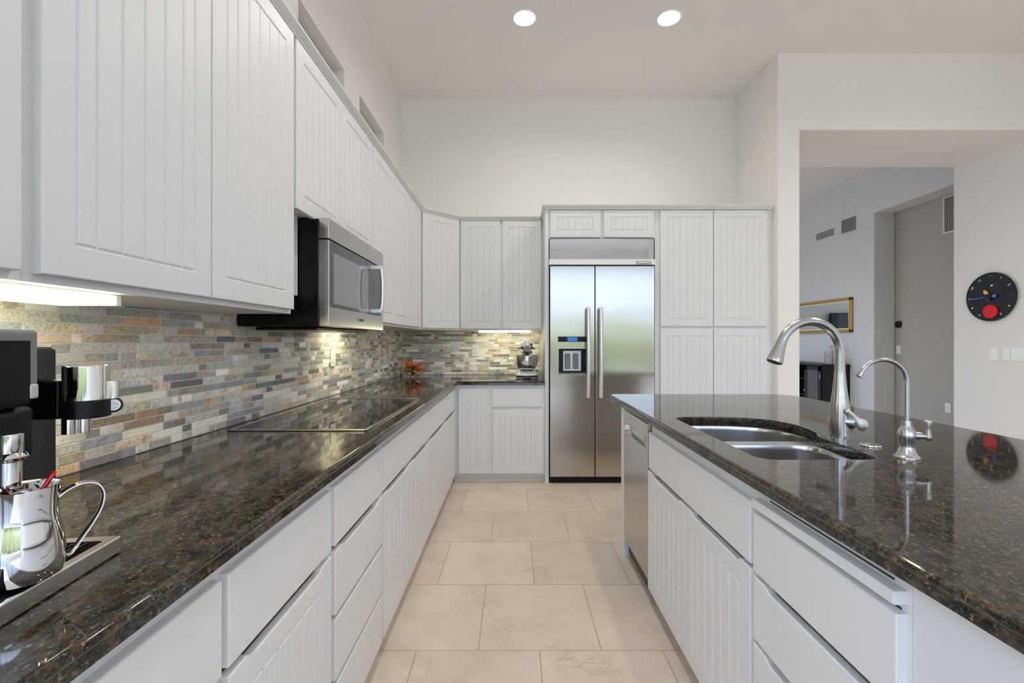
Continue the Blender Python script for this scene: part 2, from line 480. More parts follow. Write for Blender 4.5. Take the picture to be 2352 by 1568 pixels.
def text(body, size, m, parent, origin, ax, ay, az, name='lettering', extrude=0.0004, bold=0.0, align='CENTER'):
    cu = bpy.data.curves.new(name, 'FONT')
    cu.body = body; cu.size = size; cu.align_x = align; cu.align_y = 'CENTER'; cu.extrude = extrude; cu.offset = bold
    t = bpy.data.objects.new(name, cu); COL.objects.link(t)
    bpy.context.view_layer.update()
    me = bpy.data.meshes.new_from_object(t.evaluated_get(bpy.context.evaluated_depsgraph_get()))
    bpy.data.objects.remove(t)
    ax, ay, az = Vector(ax), Vector(ay), Vector(az)
    R = Matrix(((ax.x, ay.x, az.x, origin[0]), (ax.y, ay.y, az.y, origin[1]), (ax.z, ay.z, az.z, origin[2]), (0, 0, 0, 1)))
    me.transform(R)
    me.materials.clear(); me.materials.append(M[m])
    me.name = name
    o = bpy.data.objects.new(name, me); COL.objects.link(o)
    if parent is not None: attach(o, parent)
    return o
FX = ((0, 1, 0), (0, 0, 1), (1, 0, 0))       # writing on a face that looks to +x
FY = ((1, 0, 0), (0, 0, 1), (0, -1, 0))      # ... to -y
FNX = ((0, -1, 0), (0, 0, 1), (-1, 0, 0))    # ... to -x

# planes: (u, z, d) -> world, d is the distance out of the face-frame plane
def on_left(x0): return lambda u, z, d: (x0+d, u, z)
def on_island(x0): return lambda u, z, d: (x0-d, u, z)
def on_back(y0): return lambda u, z, d: (u, y0-d, z)

def field(f, us, zs, height, zshift=None):
    """closed plate whose front is the height field height(u, z)"""
    b = B()
    G = []
    for z in zs:
        row = []
        for u in us:
            zz = z + (zshift(u, z) if zshift else 0)
            row.append(b.bm.verts.new(f(u, zz, height(u, z))))
        G.append(row)
    nz, nu = len(zs), len(us)
    for i in range(nz-1):
        for j in range(nu-1):
            b.bm.faces.new((G[i][j], G[i][j+1], G[i+1][j+1], G[i+1][j]))
    per = [(0, j) for j in range(nu)] + [(i, nu-1) for i in range(1, nz)] + [(nz-1, j) for j in range(nu-2, -1, -1)] + [(i, 0) for i in range(nz-2, 0, -1)]
    back = []
    for i, j in per:
        u, z = us[j], zs[i]
        zz = z + (zshift(u, z) if zshift else 0)
        back.append(b.bm.verts.new(f(u, zz, 0)))
    for k in range(len(per)):
        l = (k+1) % len(per)
        b.bm.faces.new((G[per[k][0]][per[k][1]], back[k], back[l], G[per[l][0]][per[l][1]]))
    b.bm.faces.new(back)
    return b

MARG, PL, GW, GD = 0.063, 0.058, 0.0044, 0.0040
def front(name, parent, f, u0, u1, z0, z1, bead=True, dip=False, t=0.02, m='cab', marg=MARG):
    """one door or drawer front: rounded edges, routed beadboard field, finger scoop in the top edge"""
    e = 0.004
    us = [u0, u0+e*0.35, u0+e, u1-e, u1-e*0.35, u1]
    zs = [z0, z0+e*0.35, z0+e, z1-e, z1-e*0.35, z1]
    grooves, pu0, pu1, pz0, pz1 = [], u0+marg, u1-marg, z0+marg, z1-marg
    if bead:
        pw = pu1-pu0
        n = max(0, round((pw-0.075)/PL))
        s = (pw-n*PL)/2
        grooves = [pu0] + [pu0+s+PL*i for i in range(n+1)] + [pu1]
        for g in grooves: us += [g-GW, g, g+GW]
        for g in (pz0, pz1): zs += [g-GW, g, g+GW]
    D = 0.010
    a, c = u0+0.075, u1-0.075
    tr = 0.02
    if dip:
        for q in (a-tr, a-tr/2, a, c, c+tr/2, c+tr): us.append(q)
        zs.append(z1-0.03)
    us = sorted(set(round(q, 6) for q in us)); zs = sorted(set(round(q, 6) for q in zs))
    def prof(x, c): return max(0.0, 1-abs(x-c)/GW)
    def h(u, z):
        q = min(u-u0, u1-u, z-z0, z1-z)
        ed = 0 if q >= e*0.99 else (0.0007 if q > e*0.2 else 0.0032)
        g = 0.0
        if bead:
            if pz0-1e-6 <= z <= pz1+1e-6: g = max([prof(u, c) for c in grooves])
            if pu0-1e-6 <= u <= pu1+1e-6: g = max(g, prof(z, pz0), prof(z, pz1))
        return t - ed - g*GD
    def zsft(u, z):
        if not dip or z < z1-0.03+1e-6: return 0
        if u <= a-tr or u >= c+tr: k = 0
        elif u < a: k = (u-a+tr)/tr
        elif u > c: k = (c+tr-u)/tr
        else: k = 1
        k = k*k*(3-2*k)
        return -D*k*min(1, (z-(z1-0.03))/0.02)
    return field(f, us, zs, h, zsft).build(name, m, parent, ang=28)

def sweep(path, prof, nrm_left=False):
    """profile (d, z) carried along a plan path; d is measured to the right of travel"""
    rs = []
    n = len(path)
    for i in range(n):
        p = Vector(path[i])
        if i == 0: d0 = d1 = (Vector(path[1])-p).normalized()
        elif i == n-1: d0 = d1 = (p-Vector(path[i-1])).normalized()
        else:
            d0 = (p-Vector(path[i-1])).normalized(); d1 = (Vector(path[i+1])-p).normalized()
        n0 = Vector((d0.y, -d0.x)); n1 = Vector((d1.y, -d1.x))
        mt = (n0+n1); mt = mt/ (1+n0.dot(n1))
        rs.append([(p.x+mt.x*d, p.y+mt.y*d, z) for d, z in prof])
    return B().rings(rs)

def panel_wall(axis, lo, hi, u0, u1, z0, z1, holes):
    """wall slab along y (axis x) or along x (axis y) with rectangular openings"""
    b = B()
    U = sorted({u0, u1, *[h[0] for h in holes], *[h[1] for h in holes]})
    Z = sorted({z0, z1, *[h[2] for h in holes], *[h[3] for h in holes]})
    for i in range(len(U)-1):
        for j in range(len(Z)-1):
            cu, cz = (U[i]+U[i+1])/2, (Z[j]+Z[j+1])/2
            if any(h[0] < cu < h[1] and h[2] < cz < h[3] for h in holes): continue
            if axis == 'x': b.box(lo, hi, U[i], U[i+1], Z[j], Z[j+1])
            else: b.box(U[i], U[i+1], lo, hi, Z[j], Z[j+1])
    return b

# ------------------------------------------------------------------ dimensions
XL, YB, ZC = -1.15, 4.64, 3.70           # left wall, back wall, ceiling
ZT, ZU = 0.893, 0.855                    # worktop top and underside
YP, YH = 3.90, 4.753                     # thick wall with the passage
XR, X2 = 4.592, 5.12                     # right kitchen wall, far room wall
YS = -4.2                                # glazed wall behind the camera

# ------------------------------------------------------------------ setting
structure(B().box(-1.4, 7.0, -4.5, 10.3, -0.1, 0.0).build('floor', 'floor', smooth=False), 'beige travertine-look floor tiles laid in staggered rows', 'floor')
lamps = [(0.08, 3.47, 'recessed ceiling light in front of the refrigerator, straight above the aisle', 0),
         (1.18, 3.47, 'recessed ceiling light with tilted bulb, above the far end of the island', 1),
         (0.08, 1.6, 'added recessed ceiling light over the middle of the aisle, outside the picture', 0),  # unseen lamp added to light the floor and island fronts
         (1.18, 1.6, 'added recessed ceiling light over the island sink, outside the picture', 0),  # added lamp, never in view, for extra light over the island
         (3.3, 2.3, 'added recessed ceiling light right of the island, outside the picture', 0),  # unseen lamp added to brighten the passage header
         (3.5, 0.9, 'added recessed ceiling light before the clock wall, outside the picture', 0),  # unseen lamp added to brighten the clock wall
         (2.4, 6.6, 'added recessed ceiling light in the next room before the sideboard, hidden by the pier', 0)]  # unseen lamp added to brighten the next room
out = [(-1.4, -4.5), (7.0, -4.5), (7.0, 10.3), (-1.4, 10.3)]
holes = [list(reversed([(x+0.082*math.cos(2*PI*i/32), y+0.082*math.sin(2*PI*i/32)) for i in range(32)])) for x, y, _, _ in lamps]
structure(B().slab(out, [(0, ZC), (0, ZC+0.25)], holes, None, [(0, ZC), (0, ZC+0.25)]).build('ceiling', 'ceil', smooth=False), 'high flat off-white ceiling', 'ceiling')
wins = [(2.424, 3.082, 2.42, 3.068), (3.384, 4.015, 2.42, 3.068)]
added_win = (-3.95, -0.66, 0.1, 3.4)  # unseen window opening added for more daylight from the left
structure(panel_wall('x', XL-0.2, XL, -4.4, YB+0.15, 0, ZC+0.02, wins+[added_win]).build('wall_left', 'wall', smooth=False), 'left kitchen wall with two high recessed windows', 'wall')
for i, (a, c, z0, z1) in enumerate(wins):
    fr = B()
    for bb in ((a, a+0.045, z0, z1), (c-0.045, c, z0, z1), (a+0.045, c-0.045, z1-0.045, z1), (a+0.045, c-0.045, z0, z0+0.045)): fr.box(XL-0.14, XL-0.083, *bb)
    wn = fr.build('window_%d' % (i+1), 'bronze', smooth=False)
    structure(wn, ['brown-framed clerestory window recessed above the microwave cabinet', 'brown-framed clerestory window recessed further back, nearer the corner'][i], 'window')
    B().box(XL-0.116, XL-0.110, a+0.045, c-0.045, z0+0.045, z1-0.045).build('pane', 'pane', wn, smooth=False)
structure(B().box(XL-0.2, 2.30, YB, YB+0.12, 0, ZC+0.02).build('wall_back', 'wall', smooth=False), 'tall off-white kitchen wall behind the refrigerator', 'wall')
# pier and header of the passage, one body with rounded arrises
b = B()
b.prism([(2.259, -0.02), (2.451, -0.02), (2.451, 3.045), (XR, 3.045), (XR, ZC+0.02), (2.259, ZC+0.02)], YP, YH, tf=lambda x, y, z: (x, z, y))
bmesh.ops.recalc_face_normals(b.bm, faces=b.bm.faces[:])
es = [e for e in b.bm.edges if e.calc_face_angle(0) > 0.5 and all(v.co.z > -1 for v in e.verts) and not all(v.co.z > ZC for v in e.verts) and not all(v.co.z < 0 for v in e.verts) and not all(v.co.x > XR-0.01 for v in e.verts)]
bmesh.ops.bevel(b.bm, geom=es, offset=0.014, segments=4, affect='EDGES', profile=0.5)
structure(b.build('wall_passage', 'wall', ang=50), 'thick white wall with a wide cased passage beside the pantry', 'wall')
structure(panel_wall('x', XR, XR+0.16, -4.4, YH, 0, ZC+0.02, []).build('wall_right', 'wall', smooth=False), 'right kitchen wall that carries the clock and switches', 'wall')
pw = (-0.75, 4.45, 0.3, 3.2)
structure(panel_wall('y', YS-0.2, YS, XL-0.2, XR+0.16, 0, ZC+0.02, [pw]).build('wall_near', 'wall', smooth=False), 'wall with patio glazing behind the viewer', 'wall')
fr = B()
for x in (-0.75, 0.52, 1.80, 3.08, 4.39): fr.box(x, x+0.06, YS-0.12, YS-0.06, 0.3, 3.2)
fr.box(-0.75, 4.45, YS-0.12, YS-0.06, 0.3, 0.38); fr.box(-0.75, 4.45, YS-0.12, YS-0.06, 3.12, 3.2)
structure(fr.build('window_3', 'plate', smooth=False), 'white patio door frames behind the viewer', 'window')
fr = B()  # frame of the added left window
for y in (-3.95, -2.35, -0.72): fr.box(XL-0.13, XL-0.08, y, y+0.06, 0.1, 3.4)
fr.box(XL-0.13, XL-0.08, -3.95, -0.66, 0.1, 0.18); fr.box(XL-0.13, XL-0.08, -3.95, -0.66, 3.32, 3.4)
structure(fr.build('window_4', 'plate', smooth=False), 'added white window frame on the left, unseen behind the viewer', 'window')
# next room
nd = (5.0, 6.48, -0.02, 3.06)
b = B()
b.prism([(YH, -0.02), (5.0, -0.02), (5.0, 3.06), (6.48, 3.06), (6.48, -0.02), (10.0, -0.02), (10.0, ZC+0.02), (YH, ZC+0.02)], X2, 5.424, tf=lambda y, z, x: (x, y, z))
bmesh.ops.recalc_face_normals(b.bm, faces=b.bm.faces[:])
es = [e for e in b.bm.edges if e.calc_face_angle(0) > 0.5 and all(4.9 < v.co.y < 6.6 and v.co.z < 3.2 for v in e.verts) and not all(v.co.z < 0 for v in e.verts)]
bmesh.ops.bevel(b.bm, geom=es, offset=0.014, segments=4, affect='EDGES', profile=0.5)
structure(b.build('wall_far_right', 'wallgrey', ang=50), 'grey-white wall of the next room with a tall doorway recess', 'wall')
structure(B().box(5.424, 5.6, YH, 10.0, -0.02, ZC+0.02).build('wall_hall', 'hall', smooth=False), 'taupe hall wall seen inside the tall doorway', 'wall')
structure(B().box(XR+0.161, 5.7, YH-0.2, YH, 0, ZC+0.02).build('wall_stub', 'wallgrey', smooth=False), 'short return wall behind the clock wall', 'wall')
structure(B().box(0.6, 5.6, 10.0, 10.15, 0, ZC+0.02).build('wall_far', 'wallgrey', smooth=False), 'far wall of the next room that carries the television', 'wall')
structure(panel_wall('x', 0.66, 0.86, YB+0.12, 10.0, 0, ZC+0.02, [(6.4, 9.4, 0.1, 2.9)]).build('wall_far_left', 'wallgrey', smooth=False), 'left wall of the next room with an added, unseen window opening', 'wall')  # opening added out of view so daylight reaches the next room
structure(B().box(0.66, 2.3, YB+0.121, YH, 0, ZC+0.02).build('wall_between', 'wallgrey', smooth=False), 'back of the kitchen wall facing the next room', 'wall')
# garden seen only in reflections
structure(B().box(-30, 40, -40, -4.5, -0.16, -0.06).build('ground', 'patio', smooth=False), 'patio paving outside the glazing', 'ground')
hb = B()
for i in range(26):
    x = -7.5+i*0.72
    hb.ball((x+random.uniform(-0.1, 0.1), -10.2+random.uniform(-0.3, 0.3), 0.9), random.uniform(0.62, 0.8), random.uniform(1.1, 1.5), 16)
tag(hb.build('hedge', 'leaf'), 'clipped green hedge outside the patio glazing', 'hedge', kind='stuff')

# ------------------------------------------------------------------ stone mosaic splashback
PAL = [((193, 191, 186), 15), ((172, 173, 170), 12), ((206, 204, 199), 14), ((221, 217, 211), 13), ((232, 228, 221), 10),
       ((126, 129, 130), 8), ((192, 186, 166), 9), ((206, 190, 164), 9), ((200, 162, 120), 4), ((156, 138, 118), 6), ((148, 153, 160), 8)]
PALW = [c for c, k in PAL for _ in range(k)]
def mosaic(name, f, u0, u1, z0, z1, rowh=0.0258):
    b = B()
    cl = b.bm.loops.layers.float_color.new('stone_colour'); sl = b.bm.loops.layers.float_color.new('stone_seed')
    z = z0; g = 0.0014
    while z < z1-0.004:
        zt = min(z+rowh, z1)
        u = u0 - random.uniform(0, 0.05)
        while u < u1:
            L = random.choice((0.045, 0.05, 0.06, 0.075, 0.09, 0.11, 0.13, 0.155))
            a, c = max(u, u0)+g, min(u+L, u1)-g
            if c-a > 0.006:
                d = 0.008 + random.uniform(-0.001, 0.0015); seed = (random.random(), random.random(), random.random(), 1)
                k = random.choice(PALW); j = random.uniform(0.86, 1.1)
                col = srgb(*[min(255, q*j+random.uniform(-5, 5)) for q in k])
                e = 0.0012
                vo = [b.bm.verts.new(f(*p, 0.002)) for p in ((a, z+g), (c, z+g), (c, zt-g), (a, zt-g))]
                vi = [b.bm.verts.new(f(p[0], p[1], d+random.uniform(-0.0006, 0.0006))) for p in ((a+e, z+g+e), (c-e, z+g+e), (c-e, zt-g-e), (a+e, zt-g-e))]
                fs = [b.bm.faces.new(vi)] + [b.bm.faces.new((vo[i], vo[(i+1) % 4], vi[(i+1) % 4], vi[i])) for i in range(4)]
                lin = col[:3]
                for fc in fs:
                    for lp in fc.loops: lp[cl] = (*lin, 1); lp[sl] = seed
            u += L
        z += rowh
    o = b.build(name, 'stone', smooth=False)
    return o
def backing(f, u0, u1, z0, z1, parent):
    b = B()
    P = [f(u, z, d) for d in (0.0005, 0.0056) for (u, z) in ((u0, z0), (u1, z0), (u1, z1), (u0, z1))]
    b.rings([P[:4], P[4:]])
    b.build('grout', 'grout', parent, smooth=False)
mo = mosaic('trim_1', on_left(XL), -0.6, YB-0.001, ZT+0.001, 1.40)
structure(mo, 'split-face slate mosaic splashback along the long left wall', 'splashback'); backing(on_left(XL), -0.6, YB-0.001, ZT+0.001, 1.40, mo)
mo = mosaic('trim_2', on_back(YB), XL+0.011, 0.267, ZT+0.001, 1.40)
structure(mo, 'split-face slate mosaic splashback on the back wall beside the refrigerator', 'splashback'); backing(on_back(YB), XL+0.011, 0.267, ZT+0.001, 1.40, mo)
for o in (bpy.data.objects['trim_1'], bpy.data.objects['trim_2']):
    pass

# ------------------------------------------------------------------ worktops
NOSE = [(0.011, 0), (0.005, -0.0015), (0.0015, -0.005), (0, -0.0105), (0.0012, -0.015), (0.0045, -0.0175), (0.0045, -0.0195), (0.003, -0.036), (0.006, -0.038)]
XF, YF = -0.4896, 3.935                 # front edges of the two runs
def top_prof(z): return [(d, z+q) for d, q in NOSE]
out = [(XL+0.001, -0.6), (XF, -0.6), (XF, YF), (0.266, YF), (0.266, YB-0.001), (XL+0.001, YB-0.001)]
wt = B().slab(out, top_prof(ZT), flags=[False, True, True, False, False, False]).build('worktop', 'granite', ang=40)
tag(wt, 'L-shaped dark granite worktop along the slate splashback', 'countertop')
XI = 0.612
SINKCUT = [(0.715, 1.36), (0.722, 1.337), (0.742, 1.32), (0.776, 1.316), (1.023, 1.318), (1.055, 1.328), (1.071, 1.352), (1.074, 1.39), (1.083, 1.51), (1.094, 1.62), (1.100, 1.655),
           (1.112, 1.672), (1.128, 1.70), (1.148, 1.77), (1.153, 1.83), (1.145, 1.90), (1.122, 1.962), (1.08, 2.005), (1.03, 2.032), (0.975, 2.047), (0.90, 2.055), (0.80, 2.057), (0.76, 2.053), (0.732, 2.038), (0.717, 2.012)]
isl = [(XI, -0.4), (1.78, -0.4)] + arc(1.78-0.16, 2.955-0.16, 0.16, 0, 90, 12) + arc(XI+0.05, 2.955-0.05, 0.05, 90, 180, 8)
HP = [(0.004, ZT), (0.0012, ZT-0.0012), (0, ZT-0.004), (0, ZU)]
it = B().slab(isl, top_prof(ZT), [list(reversed(SINKCUT))], None, [(-d, z) for d, z in HP]).build('island_worktop', 'granite', ang=40)
tag(it, 'dark granite island worktop with the sink cutout', 'countertop')

# ------------------------------------------------------------------ cabinets
DT = 0.02
def upper(label, f, x_face, y0, y1, doors, z0=1.337, z1=2.385, dz0=1.352, dz1=2.372, filler=None):
    t = thing('wall_cabinet', label, 'cabinet', (x_face, (y0+y1)/2, z0), 'white beadboard wall cabinets')
    bd = B().box(XL+0.012, x_face, y0+0.0005, y1-0.0005, z0, z1)
    if filler: bd.box(*filler)
    bd.build('body', 'cab', t, smooth=False)
    for a, c in doors: front('door', t, f, a, c, dz0, dz1)
    return t
UF = -0.835
fl = on_left(UF)
upper('white beadboard wall cabinet cut by the left picture edge, above the coffee machine', fl, UF, 0.27, 0.77, [(0.30, 0.7546)])
upper('white double-door wall cabinet between coffee machine and microwave, largest in view', fl, UF, 0.77, 1.70, [(0.787, 1.226), (1.231, 1.687)])
upper('short white double-door cabinet directly above the microwave', fl, UF, 1.70, 2.635, [(1.706, 2.157), (2.163, 2.625)], z0=1.745, dz0=1.735,
      filler=(XL+0.012, -0.885, 1.71, 1.86, 1.421, 1.745))
upper('white double-door wall cabinet just beyond the microwave', fl, UF, 2.635, 3.565, [(2.645, 3.097), (3.103, 3.557)])
upper('narrow single-door white wall cabinet next to the angled corner cabinet', fl, UF, 3.565, 4.005, [(3.572, 3.995)])
# angled corner
t = thing('wall_cabinet', 'angled corner wall cabinet with one door above the fruit bowl', 'cabinet', (-0.68, 4.16, 1.337), 'white beadboard wall cabinets')
s2 = math.sqrt(0.5)
Yc = 4.005+DT*0.414
B().prism([(XL+0.012, 4.0055), (UF, 4.0055), (-0.515-DT*0.0, 4.325), (-0.515, YB-0.012), (XL+0.012, YB-0.012)], 1.337, 2.385).build('body', 'cab', t, smooth=False)
dA, dB = Vector((UF, 4.0055)), Vector((-0.515, 4.325))
dl = (dB-dA).length; du = (dB-dA)/dl; dn = Vector((du.y, -du.x))
fd = lambda u, z, d: (dA.x+du.x*u+dn.x*d, dA.y+du.y*u+dn.y*d, z)
front('door', t, fd, 0.022, dl-0.022, 1.352, 2.372)
fb = on_back(4.325)
t = thing('wall_cabinet', 'double-door white wall cabinet on the back wall above the stand mixer', 'cabinet', (-0.12, 4.325, 1.337), 'white beadboard wall cabinets')
B().box(-0.5145, 0.2665, 4.325, YB-0.012, 1.337, 2.385).build('body', 'cab', t, smooth=False)
front('door', t, fb, -0.507, -0.136, 1.352, 2.372); front('door', t, fb, -0.111, 0.253, 1.352, 2.372)
CR = [(-0.004, 2.374), (0.021, 2.374), (0.023, 2.382), (0.028, 2.386), (0.040, 2.402), (0.042, 2.411), (-0.004, 2.411)]
cr = sweep([(UF, 0.27), (UF, 4.0055), (-0.515, 4.325), (0.240, 4.325)], CR)
cr.prism([(XL+0.012, 0.27), (UF, 0.27), (UF, 4.0055), (-0.515, 4.325), (0.240, 4.325), (0.240, YB-0.012), (XL+0.012, YB-0.012)], 2.386, 2.408)
tag(cr.build('crown_molding', 'cab', smooth=False), 'white crown molding running along the tops of the wall cabinets', 'molding')

# base cabinets, left run
BF = -0.528
ff = on_left(BF)
ZD, ZDT, ZDB, ZB = 0.820, 0.652, 0.636, 0.075
def base(label, y0, y1, fronts, group='white base cabinets under the long worktop', yend=None):
    t = thing('base_cabinet', label, 'cabinet', (BF, (y0+y1)/2, 0), group)
    ye = (yend or y1)-0.0005
    b = B().box(XL+0.005, BF-0.05, y0+0.0005, ye, 0.095, ZU-0.001)
    b.box(BF-0.05, BF, y0+0.0005, ye, 0.815, ZU-0.001); b.box(BF-0.05, BF, y0+0.0005, ye, 0.095, 0.12)
    for q in (y0+0.0005, min(y1, ye)-0.02): b.box(BF-0.05, BF, q, q+0.02, 0.12, 0.815)
    b.box(XL+0.005, BF-0.07, y0+0.0005, (yend or y1)-0.0005, 0.0, 0.095)
    b.build('body', 'cab', t, smooth=False)
    for k, a, c, z0, z1 in fronts:
        front(k, t, ff, a, c, z0, z1, bead=(k == 'door'), dip=(z1 in (ZDB,)))
    return t
base('white base cabinet nearest the viewer, below the coffee machine', 0.15, 0.797, [('drawer', 0.17, 0.793, ZDT, ZD), ('door', 0.17, 0.793, ZB, ZDB)])
base('white base cabinet with one deep drawer over a beadboard door, between two plain-drawer units', 0.797, 1.28, [('drawer', 0.812, 1.268, ZDT, ZD), ('door', 0.812, 1.268, ZB, ZDB)])
base('white four-drawer base cabinet just before the cooktop', 1.28, 1.765, [('drawer', 1.295, 1.757, ZDT, ZD), ('drawer', 1.295, 1.757, 0.455, ZDB), ('drawer', 1.295, 1.757, 0.268, 0.441), ('drawer', 1.295, 1.757, ZB, 0.254)])
base('white cooktop base cabinet with one wide panel over two doors', 1.765, 2.745, [('drawer', 1.774, 2.735, ZDT, ZD), ('door', 1.774, 2.245, ZB, ZDB), ('door', 2.251, 2.735, ZB, ZDB)])
base('white single-door base cabinet just beyond the cooktop', 2.745, 3.36, [('drawer', 2.755, 3.352, ZDT, ZD), ('door', 2.755, 3.352, ZB, ZDB)])
base('white blind-corner base cabinet at the far end of the long run', 3.36, 3.93, [('drawer', 3.366, 3.925, ZDT, ZD), ('door', 3.366, 3.925, ZB, ZDB)], yend=YB-0.005)
# back run
fbk = on_back(3.97)
t = thing('base_cabinet', 'back-wall base cabinet with a narrow full door and a drawer over a wide door', 'cabinet', (-0.13, 3.97, 0))
b = B().box(BF+0.0005, 0.2665, 3.97, YB-0.005, 0.075, ZU-0.001)
b.box(BF+0.0005, 0.2665, 4.02, YB-0.005, 0.0, 0.075)
b.build('body', 'cab', t, smooth=False)
b = B().box(BF+0.0005, 0.2665, 4.008, 4.02, 0, 0.022, 0.003)
b.build('toe_kick_trim', 'cab', t)
front('door', t, fbk, -0.484, -0.232, 0.0855, 0.8235)
front('drawer', t, fbk, -0.190, 0.2446, 0.665, 0.822, bead=False)
front('door', t, fbk, -0.186, 0.2485, 0.0855, 0.638)

# refrigerator surround and pantry
t = thing('refrigerator_cabinet', 'white cabinet over the refrigerator with two short doors and a tall side panel', 'cabinet', (0.76, 3.97, 0))
b = B().box(0.268, 0.3005, 3.955, YB-0.005, 0, 2.385)
b.build('side_panel', 'cab', t, smooth=False)
B().box(0.3015, 1.2255, 3.97, YB-0.005, 2.128, 2.385).build('body', 'cab', t, smooth=False)
front('door', t, fbk, 0.3136, 0.749, 2.135, 2.372); front('door', t, fbk, 0.778, 1.2168, 2.135, 2.372)
t = thing('pantry_cabinet', 'tall white four-door pantry cabinet right of the refrigerator', 'cabinet', (1.73, 3.97, 0))
b = B().box(1.2265, 2.229, 3.97, YB-0.005, 0.09, 2.385); b.box(1.2265, 2.229, 4.02, YB-0.005, 0, 0.09)
b.box(2.229, 2.2585, 3.975, 4.03, 0, 2.385)
b.build('body', 'cab', t, smooth=False)
for a, c in ((1.2697, 1.7275), (1.7335, 2.195)):
    front('door', t, fbk, a, c, 1.364, 2.372); front('door', t, fbk, a, c, 0.10, 1.340)
cr = sweep([(0.268, YB-0.01), (0.268, 3.95), (2.235, 3.95)], [(d-0.02 if d > 0 else 0.0008, z+0.004) for d, z in CR])
cr.prism([(0.268, 3.95), (2.235, 3.95), (2.235, YB-0.01), (0.268, YB-0.01)], 2.390, 2.412)
tag(cr.build('crown_molding', 'cab', smooth=False), 'white crown molding on top of the refrigerator and pantry cabinets', 'molding')

# island
IF = 0.648
fi = on_island(IF)
t = thing('island_end_board', 'white end panel at the far end of the island beside the dishwasher', 'panel', (0.9, 2.65, 0))
B().box(0.632, 1.45, 2.62, 2.69, 0, ZU-0.001, 0.002).build('panel', 'cab', t, smooth=False)
t = thing('island_sink_cabinet', 'white island base cabinet below the sink, with a false front over two doors', 'cabinet', (IF, 1.67, 0))
b = B().box(IF+0.05, 1.45, 1.2065, 2.142, 0.095, 0.60); b.box(IF+0.07, 1.45, 1.2065, 2.142, 0, 0.095)
b.box(IF, IF+0.02, 1.2065, 2.142, 0.80, ZU-0.001); b.box(IF, IF+0.02, 1.2065, 2.142, 0.095, 0.12); b.box(IF+0.021, IF+0.029, 1.2265, 2.122, 0.60, ZU-0.004)
for q in (1.2065, 2.122): b.box(IF, IF+0.02, q, q+0.02, 0.12, 0.80)
b.build('body', 'cab', t, smooth=False)
front('false_front', t, fi, 1.213, 2.128, 0.643, 0.811, bead=False)
front('door', t, fi, 1.213, 1.672, 0.075, 0.630, dip=True); front('door', t, fi, 1.679, 2.140, 0.075, 0.630, dip=True)
t = thing('island_drawer_cabinet', 'white island drawer cabinet with a pull-out board, nearest the viewer', 'cabinet', (IF, 0.97, 0))
b = B().box(IF+0.05, 1.45, 0.7405, 1.2055, 0.095, ZU-0.001); b.box(IF+0.07, 1.45, 0.7405, 1.2055, 0, 0.095)
b.box(IF, IF+0.05, 0.7405, 1.2055, 0.79, ZU-0.001); b.box(IF, IF+0.05, 0.7405, 1.2055, 0.095, 0.12)
for q in (0.7405, 1.1855): b.box(IF, IF+0.05, q, q+0.02, 0.12, 0.79)
b.build('body', 'cab', t, smooth=False)
front('drawer', t, fi, 0.749, 1.198, 0.632, 0.786, bead=False)
front('drawer', t, fi, 0.749, 1.198, 0.457, 0.620, bead=False, dip=True)
front('drawer', t, fi, 0.749, 1.198, 0.266, 0.445, bead=False, dip=True)
front('drawer', t, fi, 0.749, 1.198, 0.075, 0.254, bead=False, dip=True)
b = B().box(IF-0.024, IF+0.001, 0.749, 1.198, 0.800, 0.824, 0.003)
b.build('cutting_board', 'cab', t)
B().box(IF-0.002, IF+0.001, 0.775, 1.15, 0.829, 0.832).build('board_slot', 'dark', t, smooth=False)
t = thing('island_end_cabinet', 'plain white island side with no doors, running out of the picture at lower right', 'cabinet', (IF, 0.2, 0))
b = B().box(IF, 1.45, -0.35, 0.7395, 0.095, ZU-0.001); b.box(IF+0.07, 1.45, -0.35, 0.7395, 0, 0.095)
b.build('body', 'cab', t, smooth=False)

# ------------------------------------------------------------------ dishwasher
t = thing('dishwasher', 'narrow stainless steel dishwasher at the far end of the island', 'dishwasher', (IF, 2.38, 0))
B().box(IF+0.01, 1.2, 2.147, 2.613, 0.02, 0.60).build('body', 'black', t, smooth=False)
us = [2.149, 2.151, 2.153, 2.182, 2.187, 2.196, 2.565, 2.574, 2.579, 2.605, 2.607, 2.609]
zs = [0.108, 0.110, 0.112, 0.722, 0.727, 0.736, 0.764, 0.773, 0.778, 0.84, 0.842, 0.844]
def hdw(u, z):
    q = min(u-2.149, 2.609-u, z-0.108, 0.844-z)
    h = 0.034 if q > 0.0035 else (0.0334 if q > 0.0015 else 0.031)
    if 2.18 < u < 2.58 and 0.72 < z < 0.78:
        if 2.195 < u < 2.566 and 0.735 < z < 0.765: h -= 0.022
        elif 2.185 < u < 2.576 and 0.7265 < z < 0.7735: h += 0.003
    return h
door = field(on_island(IF+0.016), us, zs, hdw).build('door', 'steel', t, ang=28)
B().box(IF+0.002, IF+0.006, 2.2, 2.56, 0.736, 0.764).build('handle_recess', 'satin', door, smooth=False)
B().box(IF+0.05, IF+0.06, 2.149, 2.609, 0.0, 0.106).build('kick_plate', 'black', t, smooth=False)

